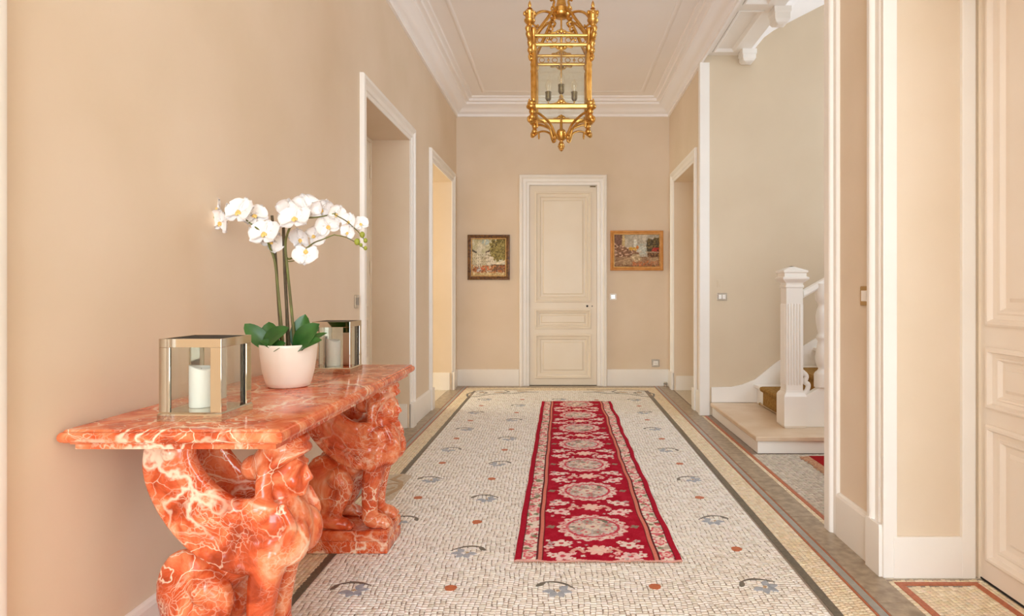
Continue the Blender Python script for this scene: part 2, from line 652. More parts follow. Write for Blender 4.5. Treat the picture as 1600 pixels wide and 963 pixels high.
m = MB()
m.box(XL - TH, XR + TH + 0.06, Y0 - 0.3, YB + 0.3, ZC, ZC + 0.2)
struct(m, 'ceiling', M['ceiling'])
m = MB()
m.box(XR + 0.4, 4.9, YS0 - 0.3, YS1 + 0.3, ZS, ZS + 0.2)
struct(m, 'ceiling_stair_hall', M['ceiling'])

# cornice: profile (distance from wall, height) swept round the corridor
prof = [(0.0, ZCOR), (0.022, ZCOR), (0.022, ZCOR + 0.03), (0.035, ZCOR + 0.035), (0.06, ZCOR + 0.065), (0.10, ZCOR + 0.10), (0.145, ZCOR + 0.122),
        (0.15, ZCOR + 0.145), (0.185, ZCOR + 0.15), (0.19, ZCOR + 0.178), (0.225, ZCOR + 0.183), (0.23, ZC)]
loops = []
for a, z in prof:
    loops.append([(XL + a, Y0, z), (XL + a, YB - a, z), (XR - a, YB - a, z), (XR - a, Y0, z)])
m = MB()
m.sweep(loops)
struct(m, 'trim_cornice', M['ceiling'], smooth=40)
# picture moulding on the ceiling field
m = MB()
pr = [(0.36, ZC), (0.366, ZC - 0.006), (0.385, ZC - 0.008), (0.40, ZC - 0.004), (0.405, ZC)]
m.sweep([[(XL + a, Y0, z), (XL + a, YB - a, z), (XR - a, YB - a, z), (XR - a, Y0, z)] for a, z in pr])
struct(m, 'trim_ceiling_moulding', M['ceiling'], smooth=40)

# beam over the stair hall opening: underside with a recessed panel, corbels along the stair side
XB1 = 1.76
m = MB()
m.box(XR, XB1, YS0, YS1, ZBEAM + 0.02, ZC)
m.box(XR, XR + 0.07, YS0, YS1, ZBEAM, ZBEAM + 0.02)
m.box(XB1 - 0.13, XB1, YS0, YS1, ZBEAM, ZBEAM + 0.02)
m.box(XR + 0.07, XB1 - 0.13, 6.02, YS1, ZBEAM, ZBEAM + 0.02)
m.box(XR + 0.07, XB1 - 0.13, 5.02, 5.12, ZBEAM, ZBEAM + 0.02)
m.box(XR + 0.07, XB1 - 0.13, YS0, 3.3, ZBEAM, ZBEAM + 0.02)
m.box(XB1 - 0.05, XB1 + 0.03, YS0, YS1, ZC, ZS)
struct(m, 'beam', M['white'])
m = MB()
for ya, yb in ((5.13, 6.01), (3.31, 5.01)):
    for k, (a, z) in enumerate([(0, ZBEAM + 0.019), (0.0, ZBEAM + 0.004), (0.016, ZBEAM + 0.0), (0.03, ZBEAM + 0.012), (0.034, ZBEAM + 0.019)]):
        pass
    x0, x1 = XR + 0.072, XB1 - 0.132
    pr = [(0.0, ZBEAM + 0.021), (0.0, ZBEAM - 0.004), (0.014, ZBEAM - 0.006), (0.03, ZBEAM + 0.010), (0.036, ZBEAM + 0.021)]
    m.sweep([[(x0 + a, ya + a, z), (x1 - a, ya + a, z), (x1 - a, yb - a, z), (x0 + a, yb - a, z)] for a, z in pr], closed_path=True)
struct(m, 'trim_beam_panel', M['white'], smooth=40)
for k, yc in enumerate((5.99, 5.10)):
    h0 = 0.115 if k == 0 else 0.13
    m = MB()
    m.rings(1.675, 1.81, yc - 0.075, yc + 0.075, [(0.0, ZBEAM + 0.0), (0.0, ZBEAM - 0.045), (0.006, ZBEAM - 0.05), (0.006, ZBEAM - h0 + 0.03), (0.02, ZBEAM - h0 + 0.008), (0.045, ZBEAM - h0)])
    struct(m, 'trim_corbel_%d' % (k + 1), M['white'], bevel=0.004)
# raking soffit of the upper flight
m = MB()
poly = [(1.76, 3.43), (1.85, 3.50), (1.93, 3.60), (2.02, 3.665), (2.10, 3.71), (3.9, 4.63), (4.6, 4.98), (4.6, 5.2), (1.76, 5.2)]
m.prism(poly, lambda a, b_, d: (a, d, b_), 4.95, YS1 - 0.002)
struct(m, 'ceiling_stair_soffit', M['ceiling'])


# ------------------------------------------------------------------ trims: casings, baseboards
CAS = [(0.0, 0.0), (0.0, 0.010), (0.006, 0.014), (0.030, 0.014), (0.034, 0.024), (0.040, 0.027), (0.044, 0.022), (0.050, 0.022), (0.072, 0.024), (0.078, 0.034), (0.086, 0.044), (0.090, 0.038), (0.094, 0.044), (0.112, 0.046),
       (0.120, 0.042), (0.125, 0.032), (0.125, 0.0)]


def casing(name, fn, a, c, h, w=0.125, plinth=0.215):
    m = MB()
    loops = []
    for q, d in CAS:
        q = q * w / 0.125
        d = d * (0.72 if plinth else 1.0)
        loops.append([fn(a - q, 0, d), fn(a - q, h + q, d), fn(c + q, h + q, d), fn(c + q, 0, d)])
    m.sweep(loops)
    o = struct(m, name, M['white'], smooth=35)
    for s0, s1 in ((a - w - 0.001, a), (c, c + w + 0.001)) if plinth else ():
        m = MB()
        m.prism([(s0, 0), (s1, 0), (s1, plinth - 0.012), (s1 - 0.004 if s0 < a else s1 - 0.004, plinth), (s0 + 0.004, plinth), (s0, plinth - 0.012)], fn, 0.0, 0.035)
        m.build('plinth_block', M['white'], o, bevel=0.002)
    return o


fL = lambda s, z, d: (XL + d, s, z)
fR = lambda s, z, d: (XR - d, s, z)
fB = lambda s, z, d: (s, YB - d, z)
for k, (a, c) in enumerate(left_ops):
    casing('trim_left_%d' % (k + 1), fL, a, c, OPH, w=0.12)
casing('trim_right_far', fR, *right_far, OPH, w=0.12)
casing('trim_right_near', fR, *right_near, OPH, w=0.12)
casing('trim_back', fB, -0.40, 0.445, 2.51, w=0.125, plinth=0)

# corner trims of the stair hall opening
for name, ya, yb in (('trim_stair_near', YS0 - 0.10, YS0 + 0.012), ('trim_stair_far', YS1 - 0.012, YS1 + 0.10)):
    m = MB()
    s = 1 if ya < 4 else -1
    e = yb if s == 1 else ya
    i = ya if s == 1 else yb
    prf = [(XR + 0.001, i), (XR - 0.014, i), (XR - 0.018, i + s * 0.006), (XR - 0.018, i + s * 0.034), (XR - 0.03, i + s * 0.042), (XR - 0.034, i + s * 0.05), (XR - 0.034, e - s * 0.008), (XR - 0.028, e), (XR + 0.06, e), (XR + 0.06, e - s * 0.011)]
    m.prism(prf, lambda a, b_, d: (a, b_, d), 0.0, ZCOR)
    struct(m, name, M['white'])

BASE = [(0.0, 0.0), (0.02, 0.0), (0.02, 0.19), (0.016, 0.203), (0.006, 0.208), (0.0, 0.208)]


def baseboard(name, fn, spans, h=0.208):
    m = MB()
    for a, c in spans:
        loops = [[fn(a, z * h / 0.208, d), fn(c, z * h / 0.208, d)] for d, z in BASE]
        m.sweep(loops, closed_prof=True)
    return struct(m, name, M['white'])


W = 0.128
baseboard('baseboard_left', fL, [(Y0, 0.15 - W), (1.365 + W, 4.285 - W), (5.535 + W, 6.465 - W), (7.655 + W, YB)])
baseboard('baseboard_right', fR, [(Y0, 1.36 - W), (2.65 + W, YS0 - 0.104), (YS1 + 0.104, 6.465 - W), (7.655 + W, YB)])
baseboard('baseboard_back', fB, [(XL, -0.40 - W), (0.445 + W, XR)])
# inside the deep door recesses (far jambs that face the camera, and the near ones)
for nm, x0, x1, ops, hh in (('baseboard_recess_left', XL - TH + 0.03, XL - 0.02, left_ops, 0.208), ('baseboard_recess_right', XR + 0.02, XR + TH - 0.03, [right_far, right_near], 0.17)):
    m = MB()
    for a, c in ops:
        m.box(x0, x1, a, a + 0.016, 0, hh)
        m.box(x0, x1, c - 0.016, c, 0, hh)
    struct(m, nm, M['white'], bevel=0.003)
# white corner strips of the near right recess
m = MB()
m.box(XR - 0.022, XR + 0.035, 2.638, 2.652, 0, OPH)
m.box(XR + TH - 0.035, XR + TH + 0.02, 2.632, 2.652, 0, OPH)
struct(m, 'trim_recess_strip', M['white'], bevel=0.003)


# ------------------------------------------------------------------ panelled doors
def sweep_rect(m, fn, a0, a1, z0, z1, prof):
    m.sweep([[fn(a0 + q, z0 + q, d), fn(a1 - q, z0 + q, d), fn(a1 - q, z1 - q, d), fn(a0 + q, z1 - q, d)] for q, d in prof], closed_path=True)


def door_leaf(root, fn, a0, a1, h, stile, panels, mat='door'):
    """fn(s, z, d): d grows towards the viewer; leaf front at d=0, back at -0.045"""
    m = MB()

    def slab(p0, p1, q0, q1, d0=-0.045, d1=0.0):
        m.prism([(p0, q0), (p1, q0), (p1, q1), (p0, q1)], fn, d0, d1)
    zs = [0.006]
    for z0, z1 in panels:
        zs += [z0, z1]
    zs.append(h)
    slab(a0, a0 + stile, 0.006, h)
    slab(a1 - stile, a1, 0.006, h)
    for k in range(0, len(zs), 2):
        slab(a0 + stile, a1 - stile, zs[k], zs[k + 1])
    m.build('leaf_frame', M[mat], root)
    for z0, z1 in panels:
        m = MB()
        b0, b1 = a0 + stile, a1 - stile
        m.prism([(b0, z0), (b1, z0), (b1, z1), (b0, z1)], fn, -0.04, -0.024)
        q = 0.085 if z1 - z0 > 0.3 else 0.06
        sweep_rect(m, fn, b0, b1, z0, z1, [(q, -0.024), (q + 0.012, -0.015), (q + 0.014, -0.012)])
        m.prism([(b0 + q + 0.014, z0 + q + 0.014), (b1 - q - 0.014, z0 + q + 0.014), (b1 - q - 0.014, z1 - q - 0.014), (b0 + q + 0.014, z1 - q - 0.014)], fn, -0.024, -0.012)
        m.build('door_panel', M[mat], root)
        m = MB()
        wd = 0.062 if z1 - z0 > 0.3 else 0.045
        k = wd / 0.062
        sweep_rect(m, fn, b0, b1, z0, z1, [(-0.012, 0.0), (-0.012, 0.008), (-0.004, 0.014), (0.006, 0.014), (0.012 * k, 0.006), (0.016 * k, -0.004), (0.034 * k, -0.01),
                                           (0.040 * k, -0.006), (0.050 * k, -0.008), (0.056 * k, -0.018), (0.062 * k, -0.024)])
        m.build('panel_moulding', M[mat], root, smooth=35)


PAN = [(0.10, 0.632), (0.72, 0.945), (1.055, 2.415)]
# back door, closed, in the frame
d1 = empty('door_1', (0.0225, YB, 0), kind='structure')
fD = lambda s, z, d: (s, YB + 0.02 - d, z)
door_leaf(d1, fD, -0.396, 0.441, 2.505, 0.078, PAN)
m = MB()
for x in (0.325, 0.386):
    m.tube([(x, YB + 0.021, 0.995), (x, YB + 0.012, 0.995)], 0.013 if x < 0.35 else 0.007, 12)
m.build('keyhole', M['dark'], d1)
m = MB()
m.box(0.36, 0.43, YB + 0.004, YB + 0.0195, 2.487, 2.499)
m.build('door_catch', M['socket'], d1)
m = MB()
m.box(-0.396, 0.441, YB + 0.03, YB + 0.06, 0.0, 0.012)
m.build('gap_shade', M['dark'], d1)  # dark strip painted in for the shade of the gap under the leaf


def recess_door(name, fn, a, c, double):
    r = empty(name, fn((a + c) / 2, 0, 0), kind='structure')
    if double:
        mid = (a + c) / 2
        door_leaf(r, fn, a + 0.03, mid - 0.002, OPH - 0.03, 0.09, PAN)
        door_leaf(r, fn, mid + 0.002, c - 0.03, OPH - 0.03, 0.09, PAN)
    else:
        door_leaf(r, fn, a + 0.012, c - 0.012, OPH - 0.01, 0.052, PAN, 'door_lit')
    m = MB()
    e = 0.03 if double else 0.012
    for p0, p1, q0, q1 in ((a, a + e, 0, OPH), (c - e, c, 0, OPH), (a + e, c - e, OPH - e, OPH)):
        m.prism([(p0, q0), (p1, q0), (p1, q1), (p0, q1)], fn, -0.06, 0.01)
    m.build('door_frame', M['door'], r)
    m = MB()
    if double:
        for z in (0.35, 1.38, 2.2):
            for s in (a + 0.034, c - 0.034):
                m.tube([fn(s, z - 0.05, 0.008), fn(s, z + 0.05, 0.008)], 0.009, 10)
                m.ball(fn(s, z + 0.058, 0.008), 0.009, 8)
        m.build('hinge', M['door'], r, smooth=40)
    m = MB()
    m.prism([(a, 0), (c, 0), (c, 0.007), (a, 0.007)], fn, -0.05, 0.002)
    m.build('gap_shade', M['dark'], r)  # same dark strip standing in for shade below the recessed leaves
    return r


for k, (a, c) in enumerate(left_ops[1:2]):
    recess_door('door_%d' % (k + 2), lambda s, z, d: (XL - TH + d, s, z), a, c, True)
recess_door('door_6', lambda s, z, d: (XR + TH - d, s, z), *right_far, True)
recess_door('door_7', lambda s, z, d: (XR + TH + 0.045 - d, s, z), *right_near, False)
m = MB()
m.box(XR + TH - 0.001, XR + TH + 0.12, 1.2, 1.36, 0, ZC); m.box(XR + TH - 0.001, XR + TH + 0.12, 2.652, 2.9, 0, ZC); m.box(XR + TH - 0.001, XR + TH + 0.12, 1.36, 2.652, OPH, ZC)
struct(m, 'wall_right_lining', M['wall'])

# ------------------------------------------------------------------ floor: grout bed, mosaic field, borders, inlays
m = MB()
m.box(-4.6, 4.9, Y0 - 0.3, 8.4, -0.10, -0.003)
floor = struct(m, 'floor', M['grout'])
FZ = 0.0


def set_tint(me, cols):
    at = me.color_attributes.new('tint', 'FLOAT_COLOR', 'POINT')
    a = np.ones((len(cols), 4), dtype=np.float32)
    a[:, :3] = cols
    at.data.foreach_set('color', a.ravel())


def lin_np(c):
    c = np.asarray(c, dtype=float) / 255
    return np.where(c <= 0.04045, c / 12.92, ((c + 0.055) / 1.055) ** 2.4)


def mesh_np(name, verts, quads):
    me = bpy.data.meshes.new(name)
    me.vertices.add(len(verts))
    me.vertices.foreach_set('co', np.asarray(verts, dtype=np.float32).ravel())
    q = np.asarray(quads, dtype=np.int32)
    me.loops.add(q.size)
    me.loops.foreach_set('vertex_index', q.ravel())
    me.polygons.add(len(q))
    me.polygons.foreach_set('loop_start', np.arange(0, q.size, 4, dtype=np.int32))
    me.update(calc_edges=True)
    me.validate()
    return me


def tesserae(name, quads4, cols, parent=floor, top=FZ, depth=0.003, cham=0.0012):
    """quads4: (n,4,2) corner points of each tessera, counterclockwise; chamfered blocks"""
    q = np.asarray(quads4, dtype=float)
    n = len(q)
    c = q.mean(axis=1, keepdims=True)
    d = c - q
    ln = np.linalg.norm(d, axis=2, keepdims=True)
    inner = q + d / ln * cham * 1.5
    tilt = rng.normal(0, 0.00025, (n, 4))
    v = np.zeros((n, 8, 3))
    v[:, :4, :2] = q
    v[:, :4, 2] = top - depth
    v[:, 4:, :2] = inner
    v[:, 4:, 2] = top + tilt
    base = (np.arange(n) * 8)[:, None, None]
    f = np.array([(4, 5, 6, 7), (0, 1, 5, 4), (1, 2, 6, 5), (2, 3, 7, 6), (3, 0, 4, 7)])[None] + base
    me = mesh_np(name, v.reshape(-1, 3), f.reshape(-1, 4))
    set_tint(me, np.repeat(cols, 8, axis=0))
    o = link_mesh(name, me, M['tess'], parent)
    o['kind'] = 'stuff'
    return o


def tones(n, palette, weights, jitter=6):
    p = np.array(palette, dtype=float)
    k = rng.choice(len(p), n, p=np.array(weights) / sum(weights))
    c = p[k] + rng.normal(0, jitter, (n, 1)) + rng.normal(0, jitter * 0.3, (n, 3))
    return lin_np(np.clip(c, 5, 250))


def field(x0, x1, y0, y1, dx, dy, wave, gap=0.0016):
    nx = int(round((x1 - x0) / dx))
    ny = int(round((y1 - y0) / dy))
    i = np.arange(nx)[:, None]
    j = np.arange(ny)[None, :]
    off = rng.uniform(-0.35, 0.35, (nx, 1))
    jit = rng.normal(0, 0.10, (nx, ny + 1))
    ya = y0 + (j + off + jit[:, :-1]) * dy
    yb = y0 + (j + 1 + off + jit[:, 1:]) * dy

    def wx(x, y):
        edge = np.clip(np.minimum(x - x0, x1 - x) / 0.15, 0, 1)
        return x + edge * wave * (np.sin(y * 9.0 + 3.0 * np.sin(x * 5.1 + y * 1.3)) * 0.45 + np.sin(y * 19.7 + x * 13.0 + 2.0 * np.sin(x * 7.7)) * 0.28 + np.sin(y * 43.0 + x * 31.0 + 1.0) * 0.18)
    ph = rng.uniform(0, 6.28, (nx + 1, 3))

    def own(k, y):
        e = np.where((k == 0) | (k == nx), 0.0, 1.0) * (1.0 if wave > 0 else 0.0)
        return e * (0.0016 * np.sin(y * 61 + ph[k, 0]) + 0.0018 * np.sin(y * 29 + ph[k, 1]) + 0.0010 * np.sin(y * 133 + ph[k, 2]))
    ia = i + 0 * j
    xa = x0 + i * dx + own(ia, ya)
    xb = x0 + (i + 1) * dx + own(ia + 1, yb)
    g = gap / 2
    gx = g * rng.choice([0.35, 0.7, 1.5], xa.shape, p=[0.4, 0.35, 0.25])
    q = np.stack([np.stack([wx(xa, ya) + gx, ya + g], -1), np.stack([wx(xb, ya) - g, ya + g], -1),
                  np.stack([wx(xb, yb) - g, yb - g], -1), np.stack([wx(xa, yb) + gx, yb - g], -1)], axis=2)
    q = q.reshape(-1, 4, 2)
    q[:, :, 1] = np.clip(q[:, :, 1], y0, y1)
    keep = (q[:, 2, 1] - q[:, 1, 1]) > 0.004
    return q[keep]


XD0, XD1 = -1.050, -1.014      # dark line left
XD2, XD3 = 0.996, 1.032        # dark line right
YF = 1.5                       # mosaic built from here on
WHITE_T = [(243, 239, 233), (236, 231, 223), (247, 244, 240), (224, 216, 206)]
q = field(XD1 + 0.001, XD2 - 0.001, YF, 7.62, 0.0215, 0.0185, 0.009, 0.0022)
tesserae('mosaic_field', q, tones(len(q), WHITE_T, [5, 4, 4, 1.2], 4))
CREAM_T = [(238, 222, 194), (230, 212, 182), (241, 228, 204)]
q = np.concatenate([field(XD3 + 0.001, 1.151, YF, 7.85, 0.0196, 0.0196, 0.0), field(-1.160, XD0 - 0.001, YF, 7.85, 0.0196, 0.0196, 0.0),
                    field(XD0, XD3, 7.62, 7.85, 0.0205, 0.0190, 0.002)])
tesserae('mosaic_border_band', q, tones(len(q), CREAM_T, [4, 3, 3], 5))
# stair hall floor and the near right recess
q = field(1.385, 3.2, YS0, 4.64, 0.021, 0.019, 0.006)
tesserae('mosaic_stair_hall', q, tones(len(q), [(206, 196, 182), (192, 182, 168), (214, 206, 194)], [3, 2, 2], 6))
q = np.concatenate([field(1.385, 1.662, 1.42, 2.575, 0.0185, 0.0185, 0.0), field(1.333, 1.353, YF, 2.62, 0.02, 0.02, 0.0),
                    field(1.353, 1.72, 2.605, 2.63, 0.0185, 0.0185, 0.0), field(1.692, 1.725, 1.42, 2.60, 0.0165, 0.0185, 0.0),
                    field(1.333, 1.357, YS0 + 0.02, YS1 - 0.02, 0.012, 0.02, 0.0)])
tesserae('mosaic_recess', q, tones(len(q), CREAM_T, [4, 3, 3], 6))


def strip(name, mat, rects, z=0.0, parent=floor):
    for r in rects:
        m = MB()
        m.rings(*r, [(0.0, -0.02), (0.0, z - 0.0012), (0.0010, z)])
        m.build(name, mat, parent)


def slabs(x0, x1, y0, y1, n):
    L = (y1 - y0) / n
    return [(x0 + 0.0008, x1 - 0.0008, y0 + k * L + 0.001, y0 + (k + 1) * L - 0.001) for k in range(n)]


strip('dark_line', M['border_dark'], slabs(XD2, XD3, YF, 7.13, 8) + slabs(XD0, XD1, YF, 3.62, 4) + slabs(XD0, XD1, 4.13, 7.13, 5))
strip('red_line', M['border_red'], slabs(1.152, 1.163, YF, YB, 6) + slabs(1.197, 1.205, YF, YB, 6) + slabs(-1.171, -1.161, YF, YB, 6) + slabs(-1.213, -1.205, YF, YB, 6))
strip('blue_grey_line', M['border_blue'], slabs(1.163, 1.197, YF, YB, 6) + slabs(-1.205, -1.171, YF, YB, 6))
strip('border_slab', M['border_brown'], slabs(1.205, 1.332, YF, YB, 7) + slabs(XL - 0.04, -1.213, YF, YB, 7) + slabs(XD0 - 0.11, XD3 + 0.12, 7.85, YB, 3))
strip('red_line', M['border_red'], slabs(1.357, 1.384, YS0 + 0.02, YS1 - 0.02, 3) + [(1.354, 1.384, 1.42, 2.604), (1.384, 1.691, 2.577, 2.604), (1.663, 1.691, 1.42, 2.577)])
# plain floor where mosaic is not seen: near the entrance, recess floors
strip('terrazzo_slab', M['plainfloor'], [(XL, XR, Y0, YF - 0.002), (1.333, 1.75, Y0, 1.42), (3.2, 4.6, YS0, 4.64), (-4.4, XL - TH - 0.002, 5.9, 8.2), (-4.4, XL - TH - 0.002, -0.5, 2.6), (1.333, 1.75, 2.632, 2.66)])
strip('terrazzo_slab', M['plainfloor'], [(XL - TH, XL - 0.042, a, c) for a, c in left_ops] + [(XR, XR + TH, *right_far)])


# --- inlaid flowers, dots and scrolls
def ribbon(m, pts, wid, z=0.0009):
    pts = [Vector((p[0], p[1], 0)) for p in pts]
    n = len(pts)
    l0, l1 = [], []
    for i, p in enumerate(pts):
        t = (pts[min(i + 1, n - 1)] - pts[max(i - 1, 0)]).normalized()
        nn = Vector((-t.y, t.x, 0))
        wv = wid[i] if hasattr(wid, '__len__') else wid
        l0.append(p - nn * wv / 2)
        l1.append(p + nn * wv / 2)
    def at(l, z_): return [(p.x, p.y, z_) for p in l]
    m.sweep([at(l0, -0.002), at(l0, z), at(l1, z), at(l1, -0.002)])


def leaf_poly(m, c, ang, L, Wd, z=0.0012, n=8):
    pts = []
    for i in range(n + 1):
        t = i / n
        pts.append((t * L, math.sin(PI * t ** 0.8) * Wd / 2))
    for i in range(n - 1, 0, -1):
        t = i / n
        pts.append((t * L, -math.sin(PI * t ** 0.8) * Wd / 2))
    ca, sa = math.cos(ang), math.sin(ang)
    pl = [(c[0] + a * ca - b_ * sa, c[1] + a * sa + b_ * ca) for a, b_ in pts]
    m.prism(pl, lambda a, b_, d: (a, b_, d), -0.002, z)


def flower_inlay(cx, cy, sgn, turn):
    r = empty('mosaic_flower', (0, 0, 0))
    r.parent = floor
    def T(a, b_):
        a *= sgn
        c, s = math.cos(turn), math.sin(turn)
        return (cx + a * c - b_ * s, cy + a * s + b_ * c)
    m = MB()
    pts = [T(-0.075 + 0.15 * t, 0.045 * math.sin(PI * (0.15 + 0.8 * t)) + 0.02) for t in [i / 9 for i in range(10)]]
    ribbon(m, pts, [0.004 + 0.010 * math.sin(PI * i / 9) for i in range(10)])
    m.build('stem_inlay', M['inlay_dark'], r)
    m = MB()
    leaf_poly(m, T(-0.082, 0.005), turn + (1.0 if sgn > 0 else PI - 1.0), 0.055, 0.022)
    m.build('leaf_inlay', M['inlay_dark'], r)
    for k in range(5):
        an = math.radians(-160 + 55 * k)
        m = MB()
        c = T(0.012 + 0.012 * math.cos(an), -0.006 + 0.012 * math.sin(an))
        leaf_poly(m, c, turn + (an if sgn > 0 else PI - an), 0.048, 0.030)
        m.build('petal_inlay', M['inlay_blue'], r)
    m = MB()
    leaf_poly(m, T(0.006, -0.006), turn, 0.016, 0.014, 0.0016)
    m.build('centre_inlay', M['inlay_tan'], r)


cols_x = [-0.83, -0.43, -0.02, 0.38, 0.80]
for jr in range(0, 13):
    y = 2.55 + 0.368 * jr
    for k, x in enumerate(cols_x):
        if -0.24 < x < 0.56 and 2.75 < y < 6.9:
            continue
        xx = x + random.uniform(-0.012, 0.012)
        yy = y + random.uniform(-0.02, 0.02)
        if (jr + k) % 2 == 0:
            flower_inlay(xx, yy, -1 if (k + jr // 2) % 2 else 1, random.uniform(-0.35, 0.35))
        else:
            m = MB()
            n = 9
            m.prism([(xx + 0.026 * math.cos(2 * PI * i / n) * random.uniform(0.9, 1.08), yy + 0.026 * math.sin(2 * PI * i / n) * random.uniform(0.9, 1.08)) for i in range(n)],
                    lambda a, b_, d: (a, b_, d), -0.002, 0.0012)
            m.build('mosaic_dot', M['inlay_red'], floor)


def spiral(cx, cy, r0, r1, a0, a1, n=22, sx=1.0):
    return [(cx + sx * (r0 + (r1 - r0) * i / n) * math.cos(a0 + (a1 - a0) * i / n), cy + (r0 + (r1 - r0) * i / n) * math.sin(a0 + (a1 - a0) * i / n)) for i in range(n + 1)]


for s, xc in ((1, -1.03), (-1, 1.014)):
    r = empty('scroll_inlay', (0, 0, 0))
    r.parent = floor
    m = MB()
    ribbon(m, [(xc + s * a, b_) for a, b_ in [(0, 7.13), (-0.03, 7.22), (-0.05, 7.36), (0.0, 7.5), (0.10, 7.53), (0.17, 7.44), (0.13, 7.33), (0.06, 7.36)]], 0.024)
    ribbon(m, [(xc + s * a, b_) for a, b_ in [(0.0, 7.15), (0.10, 7.2), (0.22, 7.34), (0.34, 7.40), (0.42, 7.52), (0.36, 7.62)]], 0.022)
    ribbon(m, [(xc + s * a, b_) for a, b_ in [(0.34, 7.40), (0.48, 7.40), (0.62, 7.50), (0.76, 7.48)]], [0.02, 0.03, 0.03, 0.008])
    ribbon(m, [(xc + s * a, b_) for a, b_ in [(0.02, 7.60), (0.3, 7.72), (0.5, 7.66), (0.7, 7.70)]], 0.016)
    m.build('scroll_line', M['inlay_dark'], r)
    for a, b_, an, L in ((0.24, 7.46, 0.3, 0.14), (0.5, 7.56, 0.1, 0.13), (0.08, 7.43, 0.9, 0.09)):
        m = MB()
        leaf_poly(m, (xc + s * a, b_), an if s > 0 else PI - an, L, 0.06)
        m.build('scroll_leaf', M['inlay_tan'], r)
# scroll ornament that interrupts the left dark line
r = empty('scroll_inlay', (0, 0, 0))
r.parent = floor
m = MB()
m.prism([(-1.13, 3.62), (-0.955, 3.62), (-0.955, 4.10), (-1.02, 4.14), (-1.13, 4.12)], lambda a, b_, d: (a, b_, d), -0.002, 0.0010)
m.build('scroll_ground', M['plainfloor'], r)
m = MB()
ribbon(m, spiral(-1.03, 3.86, 0.085, 0.02, 0.3, 6.5, sx=0.8), 0.02, 0.0018)
ribbon(m, [(-1.03, 4.12), (-1.06, 4.02), (-0.99, 3.96), (-0.97, 3.84), (-1.02, 3.70), (-1.04, 3.62)], [0.02, 0.04, 0.03, 0.03, 0.035, 0.02], 0.0020)
m.build('scroll_line', M['inlay_tan'], r)


# ------------------------------------------------------------------ numpy noise for the woven and painted patterns
def vnoise(x, y, seed=0):
    g = np.random.default_rng(seed).random((64, 64))
    xi = np.floor(x).astype(int); yi = np.floor(y).astype(int)
    fx = x - xi; fy = y - yi
    fx = fx * fx * (3 - 2 * fx); fy = fy * fy * (3 - 2 * fy)
    a = g[xi % 64, yi % 64]; b_ = g[(xi + 1) % 64, yi % 64]; c = g[xi % 64, (yi + 1) % 64]; d = g[(xi + 1) % 64, (yi + 1) % 64]
    return a * (1 - fx) * (1 - fy) + b_ * fx * (1 - fy) + c * (1 - fx) * fy + d * fx * fy


def put(col, mask, rgb):
    col[mask] = rgb


# ------------------------------------------------------------------ red runner
RX0, RX1, RY0, RY1 = -0.208, 0.528, 2.79, 6.84
RW = RX1 - RX0
nx, ny = 168, 880
U, V = np.meshgrid(np.linspace(0, 1, nx), np.linspace(0, 1, ny), indexing='ij')
xm = U * RW
ym = V * (RY1 - RY0)
RED = (176, 30, 54)
col = np.zeros((nx, ny, 3)) + np.array(RED)
nz = vnoise(xm * 90, ym * 90, 1)
n2 = vnoise(xm * 45 + 7, ym * 45, 2)
n3 = vnoise(xm * 30 + 3, ym * 30 + 5, 3)
col += (n3[..., None] - 0.5) * 16


def blossom(cx, cy, r, n, rgb, rot=0.0, core=None, depth=0.3, asp=1.0):
    dx = xm - cx
    dy = (ym - cy) / asp
    d = np.hypot(dx, dy)
    a = np.arctan2(dy, dx)
    e = r * (1 - depth + depth * np.abs(np.cos(n * (a - rot) / 2)))
    msk = d < e
    put(col, msk, rgb)
    if core is not None:
        put(col, d < r * 0.28, core)


